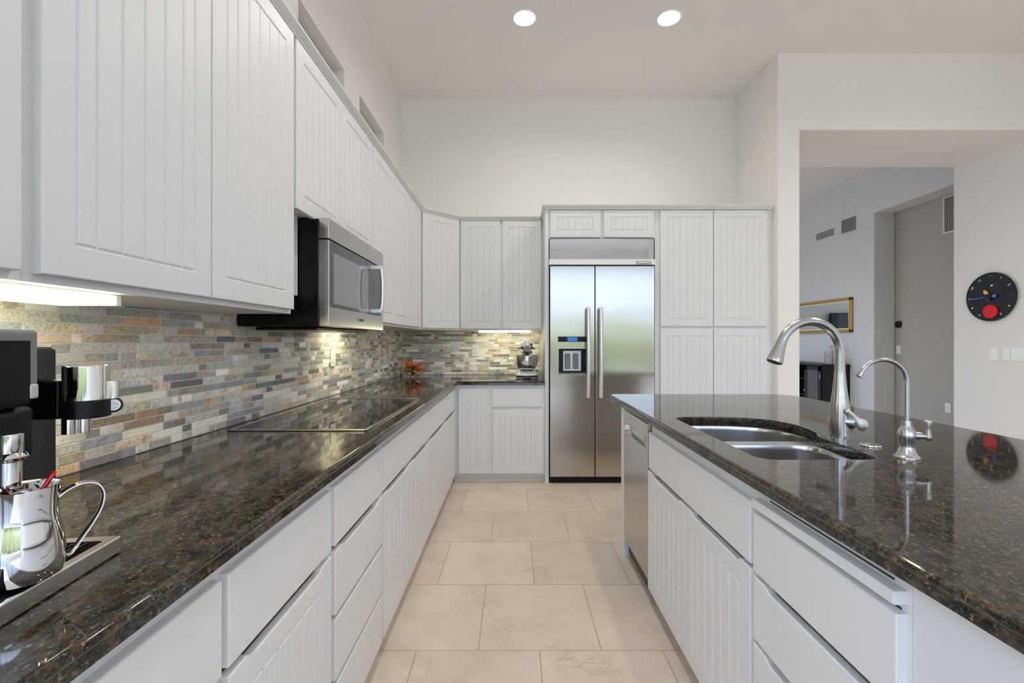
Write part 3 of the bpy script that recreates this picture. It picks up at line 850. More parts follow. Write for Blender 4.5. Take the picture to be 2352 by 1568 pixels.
# ------------------------------------------------------------------ sink
t = thing('sink', 'double-bowl stainless steel undermount sink in the island worktop', 'sink', (0.93, 1.7, 0.62))
def resample(poly, n=48):
    P = [Vector(p) for p in poly]; P.append(P[0])
    L = [0]
    for a, c in zip(P[:-1], P[1:]): L.append(L[-1]+(c-a).length)
    o = []; k = 0
    for i in range(n):
        s = L[-1]*i/n
        while L[k+1] < s: k += 1
        q = (s-L[k])/(L[k+1]-L[k])
        o.append(tuple(P[k].lerp(P[k+1], q)))
    return o
big = [(0.707, 1.76)] + [(0.712, 1.742), (0.73, 1.732)] + [(1.08, 1.732), (1.125, 1.735), (1.142, 1.75)] + [(1.158, 1.80), (1.161, 1.84), (1.153, 1.905), (1.128, 1.968), (1.086, 2.012), (1.033, 2.040), (0.976, 2.055), (0.90, 2.063), (0.78, 2.065), (0.735, 2.055), (0.71, 2.025)]
small = [(0.707, 1.36), (0.715, 1.33), (0.738, 1.311), (0.776, 1.308), (1.023, 1.310), (1.06, 1.321), (1.079, 1.35), (1.083, 1.39), (1.092, 1.50), (1.098, 1.60), (1.092, 1.65), (1.06, 1.678), (1.0, 1.684), (0.76, 1.684), (0.72, 1.678), (0.708, 1.655)]
ol = [(0.68, 1.28), (1.19, 1.28), (1.19, 2.09), (0.68, 2.09)]
zf = ZU-0.0015
B().slab(ol, [(0, zf), (0, zf-0.0015)], [list(reversed(resample(big))), list(reversed(resample(small)))], None, [(0, zf), (0, zf-0.0015)]).build('rim', 'sink', t)
for nm, poly, dep in (('bowl', big, 0.20), ('bowl', small, 0.17)):
    pl = resample(poly); c = sum((Vector(p) for p in pl), Vector((0, 0)))/len(pl)
    rs = []
    for s, dz in ((1.0, 0.0), (0.985, 0.006), (0.975, 0.02), (0.955, dep*0.7), (0.935, dep*0.86), (0.89, dep*0.96), (0.80, dep), (0.4, dep+0.004), (0.12, dep+0.006)):
        rs.append([(c.x+(p[0]-c.x)*s, c.y+(p[1]-c.y)*s, zf-0.0005-dz) for p in pl])
    bo = B().rings(rs, True, False, True).build(nm, 'sink', t, ang=60)
    B().lathe([(0.042, -0.001), (0.042, 0.003), (0.034, 0.0035), (0.03, 0.001), (0.01, 0.0005)], (c.x, c.y, zf-dep-0.005), 24).build('drain', 'chrome', bo)

# ------------------------------------------------------------------ faucets
FXc, FYc = 1.145, 1.60
t = thing('faucet', 'tall brushed-nickel gooseneck kitchen faucet arching over the sink', 'faucet', (FXc, FYc, ZT))
B().lathe([(0.034, 0), (0.034, 0.003), (0.0325, 0.004), (0.0315, 0.05), (0.0315, 0.07), (0.0300, 0.105), (0.0265, 0.135), (0.0250, 0.148), (0.0245, 0.1485)], (FXc, FYc, ZT), 36).build('base', 'nickel', t)
pts, rad = [], []
for i in range(8):
    q = i/7; pts.append((FXc, FYc, ZT+0.1488+q*0.09)); rad.append(0.0245-0.0085*(q**0.8))
R = 0.112; zc = ZT+0.299
pts.append((FXc, FYc, zc)); rad.append(0.0155)
for i in range(1, 25):
    a = math.radians(i*(158/24)); pts.append((FXc-R+R*math.cos(a), FYc-0.02*(i/24), zc+R*math.sin(a))); rad.append(0.0155)
spout = B().tube(pts, rad, 22).build('spout', 'nickel', t, ang=60)
a = math.radians(158); e = Vector(pts[-1]); d = Vector((-math.sin(a), -0.05, math.cos(a))).normalized()
B().tube([e-d*0.002, e+d*0.004, e+d*0.02, e+d*0.06, e+d*0.075, e+d*0.078], [0.0158, 0.0168, 0.0175, 0.0245, 0.0262, 0.024], 24).build('spray_head', 'nickel', t, ang=60)
B().tube([e+d*0.0775, e+d*0.0795], [0.022, 0.021], 20).build('spray_face', 'black', t)
hz = ZT+0.062
hv = Vector((0.75, -0.66, 0)).normalized()
c0 = Vector((FXc, FYc, hz))
hub = B().tube([c0+hv*0.012, c0+hv*0.038, c0+hv*0.044], [0.027, 0.0235, 0.020], 24).build('handle_hub', 'nickel', t, ang=50)
k = c0+hv*0.047
rt = Vector((0.97, 0.12, 0))
P = [(0.034, -0.022, 0.0030), (0.031, -0.019, 0.0080), (0.022, -0.011, 0.0108), (0.011, -0.002, 0.0095), (0.000, 0.007, 0.0060), (-0.012, 0.018, 0.0045), (-0.026, 0.030, 0.0042), (-0.040, 0.041, 0.0044), (-0.043, 0.0435, 0.0030)]
B().tube([k+rt*a+Vector((0, -0.004, q)) for a, q, r in P], [r for a, q, r in P], 18, flat=2.0).build('lever', 'satin', hub, ang=60)

GX, GY = 1.152, 1.335
t = thing('water_faucet', 'small gooseneck drinking-water faucet with a tap lever, nearer the viewer', 'faucet', (GX, GY, ZT))
B().lathe([(0.031, 0), (0.0315, 0.003), (0.030, 0.006), (0.027, 0.0085), (0.0265, 0.010), (0.0235, 0.013), (0.018, 0.030), (0.017, 0.036), (0.0195, 0.050), (0.0225, 0.062), (0.0225, 0.070), (0.019, 0.082), (0.0145, 0.0905), (0.0142, 0.092), (0.0125, 0.093), (0.0112, 0.107), (0.0105, 0.109)], (GX, GY, ZT), 32).build('base', 'nickel', t, ang=45)
pts = [(GX, GY, ZT+0.107), (GX, GY, ZT+0.15), (GX, GY, ZT+0.212)]
R2 = 0.073; zc = ZT+0.217
for i in range(0, 22):
    a = math.radians(i*(152/21)); pts.append((GX-R2+R2*math.cos(a), GY-0.004*i/21, zc+R2*math.sin(a)*0.97))
B().tube(pts, 0.0063, 16).build('spout', 'nickel', t, ang=60)
e = Vector(pts[-1]); d = (Vector(pts[-1])-Vector(pts[-2])).normalized()
B().tube([e-d*0.001, e+d*0.014], [0.0078, 0.0078], 16).build('spout_tip', 'nickel', t)
hv = Vector((0.80, -0.45, 0)).normalized()
c0 = Vector((GX, GY, ZT+0.067))
hub = B().tube([c0+hv*0.012, c0+hv*0.030, c0+hv*0.038, c0+hv*0.044], [0.013, 0.0105, 0.008, 0.0075], 18).build('handle_hub', 'nickel', t, ang=50)
k = c0+hv*0.047
B().tube([k+Vector((0, 0, -0.012)), k+Vector((0, 0, -0.009)), k+Vector((0, 0, 0.0)), k+Vector((0, 0, 0.012)), k+Vector((0, 0, 0.028)), k+Vector((0, 0, 0.042)), k+Vector((0, 0, 0.047)), k+Vector((0, 0, 0.048))], [0.003, 0.0085, 0.0092, 0.0066, 0.0075, 0.0105, 0.008, 0.003], 18).build('lever', 'nickel', hub, ang=60)
b = B().lathe([(0.029, 0), (0.030, 0.003), (0.0285, 0.006), (0.024, 0.0075), (0.021, 0.0062), (0.012, 0.0075), (0.002, 0.008)], (1.162, 1.485, ZT), 28)
tag(b.build('sink_hole_cover', 'chrome', ang=45), 'flat round chrome cover on the granite between the two faucets', 'cover')

# ------------------------------------------------------------------ cooktop
t = thing('cooktop', 'flat black glass cooktop with a steel rim in the long worktop', 'cooktop', (-0.83, 2.2, ZT))
cx0, cx1, cy0, cy1 = -1.085, -0.556, 1.725, 2.68
B().box(cx0+0.006, cx1-0.012, cy0+0.006, cy1-0.006, ZT+0.0005, ZT+0.005, 0.001).build('glass_top', 'glass_black', t, smooth=False)
b = B()
b.box(cx1-0.013, cx1, cy0, cy1, ZT+0.0005, ZT+0.0075, 0.0018); b.box(cx0, cx0+0.008, cy0, cy1, ZT+0.0005, ZT+0.0075, 0.0018)
b.box(cx0, cx1, cy0, cy0+0.008, ZT+0.0005, ZT+0.0075, 0.0018); b.box(cx0, cx1, cy1-0.008, cy1, ZT+0.0005, ZT+0.0075, 0.0018)
b.build('rim', 'steel', t)

# ------------------------------------------------------------------ microwave
t = thing('microwave', 'stainless and black over-the-range microwave hung below the short cabinet', 'microwave', (-0.95, 2.25, 1.296))
my0, my1, mz0, mz1, mx = 1.866, 2.640, 1.296, 1.7415, -0.76
B().box(XL+0.012, -0.802, my0+0.002, my1-0.002, mz0, mz1-0.002, 0.004).build('body', 'black', t, smooth=False)
b = B().box(XL+0.06, -0.83, my0+0.05, my1-0.05, mz0-0.014, mz0-0.001, 0.004)
b.build('vent_base', 'black', t, smooth=False)
fm = on_left(-0.801)
d = 0.041
b = B().box(-0.801, mx, my0, my1, 1.657, mz1, 0.003)
b.build('top_panel', 'steel', t)
dr = B()
dr.box(-0.801, mx, my0, my1, mz0, 1.378, 0.003)
dr.box(-0.801, mx, my0, my0+0.012, 1.376, 1.652, 0.002); dr.box(-0.801, mx, my1-0.05, my1, 1.376, 1.652, 0.003)
dr.box(-0.801, -0.768, my0+0.01, my1-0.04, 1.376, 1.652)
door = dr.build('door', 'steel', t)
B().box(-0.768, mx+0.0005, my0+0.0125, my1-0.0505, 1.3785, 1.6515, 0.001).build('window_pane', 'window_glass', door, smooth=False)
B().box(mx, mx+0.0012, my0+0.048, my1-0.27, 1.392, 1.607).build('window_screen', 'window_mesh', door, smooth=False)
hy = 2.415
h = B()
h.box(mx, -0.702, hy-0.022, hy+0.02, 1.612, 1.633, 0.003); h.box(mx, -0.702, hy-0.022, hy+0.02, 1.383, 1.404, 0.003)
h.tube([(-0.709, hy, 1.384), (-0.700, hy, 1.44), (-0.698, hy, 1.51), (-0.700, hy, 1.575), (-0.709, hy, 1.632)], [0.011]*5, 14)
h.build('handle', 'satin', door)
text('BOSCH', 0.017, 'dark', t, (mx+0.0003, 2.27, 1.338), *FX, bold=0.0003)
B().lathe([(0.007, 0), (0.007, 0.0006), (0.0055, 0.0006), (0.0055, 0)], (mx+0.0002, 2.222, 1.338), 20, 'x', cap0=False, cap1=False).build('emblem', 'dark', t)

# ------------------------------------------------------------------ refrigerator
t = thing('refrigerator', 'tall built-in stainless steel side-by-side refrigerator with ice dispenser', 'refrigerator', (0.76, 3.97, 0))
B().box(0.3045, 1.2205, 3.992, YB-0.04, 0.055, 2.12).build('body', 'black', t, smooth=False)
fr_ = on_back(3.99)
T = 0.06
zL, zH = 0.0624, 1.884
def flatdoor(u0, u1, hole=None):
    e = 0.004
    us = [u0, u0+e*0.35, u0+e, u1-e, u1-e*0.35, u1]; zs = [zL, zL+e*0.35, zL+e, zH-e, zH-e*0.35, zH]
    if hole:
        us += [hole[0]-0.0005, hole[0]+0.0005, hole[1]-0.0005, hole[1]+0.0005]; zs += [hole[2]-0.0005, hole[2]+0.0005, hole[3]-0.0005, hole[3]+0.0005]
    us = sorted(us); zs = sorted(zs)
    def hh(u, z):
        q = min(u-u0, u1-u, z-zL, zH-z)
        v = T if q > e*0.99 else (T-0.0006 if q > e*0.2 else T-0.003)
        if hole and hole[0] < u < hole[1] and hole[2] < z < hole[3]: v = 0.008
        return v
    return field(fr_, us, zs, hh)
ld = flatdoor(0.3105, 0.6955, (0.381, 0.624, 0.945, 1.174)).build('freezer_door', 'fridge', t, ang=28)
rd = flatdoor(0.7015, 1.2120).build('fresh_food_door', 'fridge', t, ang=28) if False else flatdoor(0.7015, 1.2120).build('door', 'fridge', t, ang=28)
ld.name = 'freezer_door'
def bow(par, x):
    pts = [(x, 3.9285, 1.508)] + [(x, 3.895-0.022*math.sin(PI*i/10), 1.517-0.759*i/10) for i in range(11)] + [(x, 3.9285, 0.767)]
    B().tube(pts, [0.012]+[0.0175]*11+[0.012], 16).build('handle', 'satin', par, ang=60)
bow(ld, 0.633); bow(rd, 0.741)
# bowed grille panel
us = [0.3075+0.904*i/72 for i in range(73)]; zs = [1.943+0.176*i/8 for i in range(9)]
field(fr_, us, zs, lambda u, z: 0.042+0.013*abs(math.sin(PI*(u-0.3075)/0.904))+0.0016*math.sin(7*PI*(u-0.3075)/0.904)).build('top_grille', 'grille_steel', t, ang=40)
gs = B().box(0.3015, 1.2205, 3.923, 3.99, 1.893, 1.941, 0.004).build('trim_strip', 'lightstrip', t)
bd = B().box(1.053, 1.178, 3.919, 3.924, 1.899, 1.925, 0.001).build('badge', 'grey', gs)
B().box(1.057, 1.174, 3.9182, 3.919, 1.903, 1.921).build('badge_plate', 'midgrey', bd, smooth=False)
text('KitchenAid', 0.0175, 'white', bd, (1.1155, 3.918, 1.912), *FY, bold=0.0003)
kb = B().box(0.306, 1.2185, 3.965, 3.985, 0.004, 0.058)
for i in range(34): kb.box(0.42+i*0.0215, 0.432+i*0.0215, 3.961, 3.966, 0.032, 0.05)
kb.build('kick_grille', 'black', t, smooth=False)
dp = B().box(0.378, 0.626, 3.926, 3.9305, 1.228, 1.2745, 0.001).build('control_panel', 'black', ld)
B().box(0.460, 0.545, 3.9245, 3.926, 1.233, 1.270).build('display', 'lcd', dp, smooth=False)
for x in (0.398, 0.427, 0.577, 0.606):
    B().lathe([(0.011, 0), (0.011, 0.0012), (0.0075, 0.0012), (0.0075, 0)], (x, 3.9248, 1.2505), 18, 'y', cap0=False, cap1=False).build('button', 'midgrey', dp)
ds = B()
for q in ((0.3775, 0.383, 3.9255, 3.979, 0.942, 1.177), (0.622, 0.6275, 3.9255, 3.979, 0.942, 1.177), (0.383, 0.622, 3.9255, 3.979, 0.942, 0.949), (0.383, 0.622, 3.9255, 3.979, 1.170, 1.177)): ds.box(*q)
dsp = ds.build('dispenser_frame', 'steel', ld, smooth=False)
B().box(0.383, 0.622, 3.975, 3.979, 0.949, 1.17).build('dispenser_liner', 'black', dsp, smooth=False)
B().box(0.424, 0.581, 3.952, 3.974, 0.975, 1.153, 0.004).build('paddle_plate', 'midgrey', dsp, smooth=False)
for x in (0.4625, 0.5325): B().box(x-0.023, x+0.023, 3.944, 3.953, 0.995, 1.128, 0.008, 3).build('paddle', 'grey', dsp)
B().box(0.384, 0.621, 3.932, 3.974, 0.9495, 0.960).build('drip_grille', 'grey', dsp, smooth=False)

# ------------------------------------------------------------------ lamps
for i, (x, y, lab, tilt) in enumerate(lamps):
    t = thing('recessed_light', lab, 'ceiling light', (x, y, ZC), 'recessed ceiling lights over the kitchen')
    B().lathe([(0.0815, ZC-0.0005), (0.095, ZC-0.0005), (0.096, ZC-0.004), (0.090, ZC-0.008), (0.080, ZC-0.006), (0.0795, ZC-0.001)], (x, y, 0), 40, cap0=False, cap1=False).build('trim_ring', 'plate', t)
    B().lathe([(0.080, ZC-0.001), (0.078, ZC+0.02), (0.070, ZC+0.07), (0.066, ZC+0.12)], (x, y, 0), 40, cap0=False, cap1=True).build('reflector_can', 'plate', t)
    c = Vector((x, y, ZC+0.04)); R3 = Matrix.Rotation(math.radians(14 if tilt else 0), 3, 'Y') @ Matrix.Rotation(math.radians(-8 if tilt else 0), 3, 'X')
    tf = lambda px, py, pz: tuple(c + R3 @ Vector((px, py, pz)))
    B().lathe([(0.064, 0.012), (0.066, 0.0), (0.05, -0.012), (0.025, -0.018), (0.001, -0.02)], (0, 0, 0), 32, tf=tf).build('bulb', 'lamp_dim' if 3 < y < 4 or (x, y) == (1.18, 1.6) else 'lamp', t)
strips = [('slim lit light strip under the cabinet above the coffee machine', (-1.0, -0.872, 0.40, 1.01), 1.3135),
          ('short lit light strip under the cabinet just beyond the microwave', (-1.06, -0.93, 2.70, 3.0), 1.318),
          ('thin lit light strip under the cabinet above the stand mixer', (-0.35, 0.17, 4.36, 4.43), 1.318)]
for lab, (x0, x1, y0, y1), zb in strips:
    t = thing('light_strip', lab, 'cabinet light', ((x0+x1)/2, (y0+y1)/2, 1.337), 'light strips under the wall cabinets')
    B().box(x0, x1, y0, y1, 1.3335, 1.3368, 0.001).build('housing', 'plate', t, smooth=False)
    dx, dy = (0, 0.012) if x1-x0 < y1-y0 else (0.012, 0)
    B().box(x0+0.002+dx, x1-0.002-dx, y0+0.002+dy, y1-0.002-dy, zb, 1.3333, 0.004).build('diffuser', 'strip', t)
    caps = ((x0, x1, y0, y0+dy), (x0, x1, y1-dy, y1)) if dy else ((x0, x0+dx, y0, y1), (x1-dx, x1, y0, y1))
    for q in caps: B().box(*q, zb-0.0005, 1.3333).build('end_cap', 'plate', t, smooth=False)

# ------------------------------------------------------------------ outlets and switches
def plate(label, f, u, z, kind='outlet', w=0.072, hgt=0.117, cat='outlet', d0=0.0, name='wall_outlet', pm='plate'):
    t = thing(name, label, cat, f(u, z, d0))
    bx = lambda b, u0, u1, z0, z1, a, c: b.rings([[f(p, q, a) for p, q in ((u0, z0), (u1, z0), (u1, z1), (u0, z1))], [f(p, q, c) for p, q in ((u0, z0), (u1, z0), (u1, z1), (u0, z1))]])
    b = B(); bx(b, u-w/2, u+w/2, z-hgt/2, z+hgt/2, d0, d0+0.004); bx(b, u-w/2+0.003, u+w/2-0.003, z-hgt/2+0.003, z+hgt/2-0.003, d0+0.004, d0+0.006)
    p = b.build('cover_plate', pm, t, smooth=False)
    if kind == 'outlet':
        for s in (-0.02, 0.02):
            b = B(); bx(b, u-0.017, u+0.017, z+s-0.014, z+s+0.014, d0+0.006, d0+0.008)
            q = b.build('receptacle', pm, t, smooth=False)
            b = B()
            for k in (-0.007, 0.007): bx(b, u+k-0.0015, u+k+0.0015, z+s-0.004, z+s+0.006, d0+0.008, d0+0.0085)
            bx(b, u-0.002, u+0.002, z+s-0.010, z+s-0.006, d0+0.008, d0+0.0085)
            b.build('slot', 'dark', q, smooth=False)
    elif kind == 'switch':
        b = B(); bx(b, u-0.017, u+0.017, z-0.034, z+0.034, d0+0.006, d0+0.009)
        b.build('rocker', pm, t, smooth=False)
    elif kind == 'double':
        for s in (-0.023, 0.023):
            b = B(); bx(b, u+s-0.016, u+s+0.016, z-0.034, z+0.034, d0+0.006, d0+0.009)
            b.build('rocker', pm, t, smooth=False)
    return t
plate('white rocker switch on the slate splashback below the microwave', on_left(XL), 2.856, 1.134, 'switch', cat='switch', d0=0.0105, name='wall_switch')
plate('white outlet on the left splashback near the fruit bowl', on_left(XL), 4.17, 1.136, 'outlet', d0=0.0105)
plate('white outlet on the back splashback between fruit bowl and mixer', on_back(YB), -0.395, 1.138, 'outlet', d0=0.0105)
fr2 = lambda u, z, d: (XR-d, u, z)
plate('white switch plate below the clock, nearest the passage', fr2, 4.36, 1.11, 'switch', cat='switch', name='wall_switch')
plate('narrow white control plate below the clock, middle of the row', fr2, 4.245, 1.115, 'switch', w=0.06, cat='switch', name='wall_switch')
plate('wide white double switch plate below the clock, at the picture edge', fr2, 4.147, 1.112, 'double', w=0.118, cat='switch', name='wall_switch')
fh = lambda u, z, d: (5.424-d, u, z)
plate('white light switch on the taupe hall wall under the black thermostat', fh, 6.42, 1.113, 'switch', cat='switch', name='wall_switch')
plate('white outlet low on the taupe hall wall', fh, 5.69, 0.40, 'outlet')
t = thing('thermostat', 'round-cornered black thermostat on the hall wall', 'thermostat', (5.42, 6.405, 1.469))
B().lathe([(0.050, 0), (0.050, 0.006)], (5.4175, 6.405, 1.469), 24, 'x').build('wall_plate', 'plate', t)
q = arc(6.405+0.012, 1.469+0.012, 0.036, 0, 90, 8)+arc(6.405-0.012, 1.469+0.012, 0.036, 90, 180, 8)+arc(6.405-0.012, 1.469-0.012, 0.036, 180, 270, 8)+arc(6.405+0.012, 1.469-0.012, 0.036, 270, 360, 8)
B().rings([[(5.4172, y, z) for y, z in q], [(5.402, y, z) for y, z in q], [(5.397, 6.405+(y-6.405)*0.93, 1.469+(z-1.469)*0.93) for y, z in q]]).build('body', 'dial', t)

# ------------------------------------------------------------------ clock
cy, cz, cr_ = 4.372, 1.660, 0.2335
t = thing('wall_clock', 'round black wall clock with coloured hands and a red disc', 'clock', (XR, cy, cz))
dial = B().lathe([(0.06, 0), (cr_-0.012, 0.008), (cr_, 0.014), (cr_, 0.019), (cr_-0.003, 0.021), (0.001, 0.021)], (0, 0, 0), 64, 'x', tf=lambda x, y, z: (XR-x, cy+y, cz+z)).build('dial', 'dial', t, ang=30)
def cp(r, deg, d): return (XR-d, cy-r*math.sin(math.radians(deg)), cz+r*math.cos(math.radians(deg)))
for k in (1, 2, 4, 5, 7, 8, 10, 11):
    a = math.radians(30*k)
    ax = (0, -math.cos(a), -math.sin(a)); ay = (0, -math.sin(a), math.cos(a))
    text(str(k), 0.03, 'white', dial, cp(cr_*0.83, 30*k, 0.0214), ax, ay, (-1, 0, 0), name='numeral', bold=0.0006)
def chip(name, c, ru, rz, m, par, d0, d1, ang=0):
    b = B(); a = math.radians(ang)
    P = []
    for i in range(24):
        q = 2*PI*i/24; u, v = ru*math.cos(q), rz*math.sin(q)
        P.append((c[1]-(u*math.cos(a)-v*math.sin(a)), c[2]+u*math.sin(a)+v*math.cos(a)))
    b.rings([[(XR-d0, y, z) for y, z in P], [(XR-d1, y, z) for y, z in P]])
    return b.build(name, m, par)
chip('mark', cp(cr_*0.86, 0, 0), 0.007, 0.006, 'green', dial, 0.021, 0.0225)
chip('mark', cp(cr_*0.86, 270, 0), 0.008, 0.005, 'yellow', dial, 0.021, 0.0225)
chip('mark', cp(cr_*0.86, 90, 0), 0.007, 0.003, 'grey', dial, 0.021, 0.0225)
text('\u25A0\u25A0' if False else 'IIII', 0.02, 'white', dial, cp(0.108, 8, 0.0214), (0, -1, 0), (0, 0, 1), (-1, 0, 0), name='inscription', bold=0.001)
chip('red_disc', cp(0.142, 176, 0), 0.066, 0.064, 'red', t, 0.0215, 0.034)
def hand(name, m, deg, r0, r1, w0, w1, d):
    P = [(-w0, r0), (w0, r0), (w1, r1-w1), (w1*0.7, r1-w1*0.3), (0, r1), (-w1*0.7, r1-w1*0.3), (-w1, r1-w1)]
    a = math.radians(deg); Q = []
    for s, r in P: Q.append((cy-(r*math.sin(a)+s*math.cos(a)), cz+r*math.cos(a)-s*math.sin(a)))
    return B().rings([[(XR-d, y, z) for y, z in Q], [(XR-d-0.003, y, z) for y, z in Q]]).build(name, m, t)
hand('hour_hand', 'yellow', -38, 0.03, 0.082, 0.017, 0.0175, 0.027)
mh = hand('minute_hand', 'blue', -94, 0.03, 0.185, 0.004, 0.0045, 0.033)
hand('minute_hand_tail', 'blue', 86, 0.0, 0.05, 0.004, 0.004, 0.033)
chip('tail_disc', cp(0.052, 86, 0), 0.018, 0.016, 'blue', t, 0.033, 0.037)
hand('second_hand', 'yellow', 196, 0.02, 0.04, 0.003, 0.002, 0.036)
B().box(XR-0.046, XR-0.0215, cy-0.026, cy+0.026, cz-0.026, cz+0.026, 0.006).build('hub', 'dial', t)

# ------------------------------------------------------------------ things in the next room
t = thing('wall_mirror', 'long gilt-framed mirror hung above the black sideboard', 'mirror', (X2, 7.54, 1.368))
y0, y1, z0, z1 = 6.87, 8.23, 1.368, 1.902
b = B(); w_ = 0.05
b.box(X2-0.035, X2-0.001, y0, y1, z1-w_, z1, 0.008); b.box(X2-0.035, X2-0.001, y0, y1, z0, z0+w_, 0.008)
b.box(X2-0.035, X2-0.001, y0, y0+w_, z0, z1, 0.008); b.box(X2-0.035, X2-0.001, y1-w_, y1, z0, z1, 0.008)
b.build('frame', 'gold', t)
b = B(); q = 0.014
for bb in ((y0+w_, y1-w_, z1-w_-q, z1-w_), (y0+w_, y1-w_, z0+w_, z0+w_+q), (y0+w_, y0+w_+q, z0+w_, z1-w_), (y1-w_-q, y1-w_, z0+w_, z1-w_)): b.box(X2-0.026, X2-0.012, *bb)
b.build('inner_bead', 'plate', t, smooth=False)
B().box(X2-0.02, X2-0.012, y0+w_-0.01, y1-w_+0.01, z0+w_-0.01, z1-w_+0.01).build('mirror_glass', 'mirror', t, smooth=False)
t = thing('television', 'black television on the far wall, seen reflected in the gilt mirror', 'television', (3.05, 9.93, 1.5))
B().box(2.70, 3.33, 9.90, 9.93, 1.49, 1.845, 0.006).build('cabinet', 'black', t, smooth=False)
B().box(2.715, 3.315, 9.897, 9.90, 1.505, 1.83).build('screen', 'glass_black', t, smooth=False)
B().box(2.95, 3.08, 9.93, 9.9995, 1.6, 1.74).build('bracket', 'black', t, smooth=False)
# sideboard
sx, sy0, sy1, sz = 4.678, 6.94, 8.75, 0.88
t = thing('sideboard', 'black wooden sideboard with glass doors in the next room', 'sideboard', (4.9, 7.8, 0))
b = B()
b.box(sx+0.02, X2-0.004, sy0, sy0+0.025, 0.06, sz-0.03); b.box(sx+0.02, X2-0.004, sy1-0.025, sy1, 0.06, sz-0.03)
b.box(sx+0.02, X2-0.004, sy0, sy1, 0.06, 0.09); b.box(X2-0.02, X2-0.004, sy0, sy1, 0.06, sz-0.03)
for y in (7.33, 7.52, 7.95, 8.35): b.box(sx+0.02, X2-0.02, y, y+0.02, 0.09, sz-0.03)
b.box(sx+0.02, X2-0.02, sy0+0.025, sy1-0.025, 0.36, 0.375)
b.box(sx+0.02, X2-0.02, 7.35, 7.95, 0.62, 0.635)
b.build('body', 'blackwood', t, smooth=False)
B().box(sx-0.02, X2-0.002, sy0-0.02, sy1+0.02, sz-0.03, sz, 0.006).build('top', 'blackwood', t)
for y in (sy0+0.05, sy1-0.05):
    for x in (sx+0.06, X2-0.06): B().cyl((x, y, 0), (x, y, 0.06), 0.018, 0.025).build('leg', 'blackwood', t)
b = B(); fw = 0.06
dy0, dy1 = 6.955, 7.34
for bb in ((dy0, dy1, sz-0.1, sz-0.04), (dy0, dy1, 0.07, 0.13), (dy0, dy0+fw, 0.07, sz-0.04), (dy1-fw, dy1, 0.07, sz-0.04)): b.box(sx, sx+0.018, *bb)
dd = b.build('door', 'blackwood', t, smooth=False)
B().box(sx+0.007, sx+0.011, dy0+fw, dy1-fw, 0.13, sz-0.1).build('pane', 'glassware', dd, smooth=False)
B().ball((sx-0.018, dy1-0.03, 0.45), 0.017).build('knob', 'glassware', dd)
B().cyl((sx-0.004, dy0+0.006, 0.66), (sx-0.004, dy0+0.006, 0.73), 0.006).build('hinge', 'nickel', dd)
j = thing('glass_decanter', 'clear glass decanter behind the sideboard glass door', 'decanter', (4.85, 7.14, 0.376))
B().lathe([(0.055, 0), (0.06, 0.01), (0.06, 0.14), (0.05, 0.17), (0.02, 0.19), (0.018, 0.21), (0.024, 0.215)], (4.85, 7.14, 0.3755), 28).build('bottle', 'glassware', j)
B().ball((4.85, 7.14, 0.612), 0.02).build('stopper', 'glassware', j)
b = B().tube([(4.80, 7.44, 0.672), (4.95, 7.44, 0.672)], [0.035, 0.035], 16)
tag(b.build('wine_bottle', 'gloss'), 'dark bottle lying in the open sideboard cubby', 'bottle')
L = thing('lantern', 'small glass-sided candle lantern on top of the sideboard', 'lantern', (4.9, 7.03, sz))
lx, ly = 4.905, 7.035; a = 0.062
b = B().box(lx-a, lx+a, ly-a, ly+a, sz+0.0005, sz+0.018, 0.003)
for sx_ in (-1, 1):
    for sy_ in (-1, 1):
        b.box(lx+sx_*a-0.005, lx+sx_*a+0.005, ly+sy_*a-0.005, ly+sy_*a+0.005, sz+0.018, sz+0.19)
        b.tube([(lx+sx_*a, ly+sy_*a, sz+0.19), (lx+sx_*0.028, ly+sy_*0.028, sz+0.275)], 0.005, 8)
for q in (-a, a): b.box(lx-a, lx+a, ly+q-0.004, ly+q+0.004, sz+0.186, sz+0.194); b.box(lx+q-0.004, lx+q+0.004, ly-a, ly+a, sz+0.186, sz+0.194)
b.box(lx-0.032, lx+0.032, ly-0.032, ly+0.032, sz+0.27, sz+0.285, 0.003)
b.build('frame', mat('champagne_metal', (0.62, 0.52, 0.42, 1), 0.35, 0.6), L)
b = B()
for q in (-a, a): b.box(lx-a+0.006, lx+a-0.006, ly+q-0.001, ly+q+0.001, sz+0.02, sz+0.186)
b.build('glass', 'glassware', L, smooth=False)
B().cyl((lx, ly, sz+0.018), (lx, ly, sz+0.10), 0.025).build('candle', 'white', L)
# vents on the grey wall
def grille(label, y0, y1, z0, z1, n, x=X2, slatz=True, frame='plate', cat='vent', name='air_vent'):
    t = thing(name, label, cat, (x, (y0+y1)/2, z0))
    b = B(); w = 0.012
    for bb in ((y0-w, y1+w, z1, z1+w), (y0-w, y1+w, z0-w, z0), (y0-w, y0, z0, z1), (y1, y1+w, z0, z1)): b.box(x-0.012, x-0.0005, *bb)
    b.build('frame', frame, t, smooth=False)
    B().box(x-0.004, x-0.0006, y0, y1, z0, z1).build('backing', 'vent', t, smooth=False)
    b = B()
    for i in range(n):
        y = y0+(y1-y0)*(i+0.5)/n
        b.box(x-0.010, x-0.004, y-0.004, y+0.004, z0, z1)
    b.build('slats', 'midgrey' if n < 12 else 'vent', t, smooth=False)
grille('wide slatted air vent high on the grey wall above the mirror', 7.262, 7.706, 2.925, 3.045, 11)
grille('square dark air grille high on the grey wall beside the doorway', 6.829, 7.094, 2.92, 3.10, 20, frame='vent')
grille('tall white-framed slatted return grille high on the taupe hall wall', 5.10, 5.73, 2.60, 3.03, 24, x=5.424)

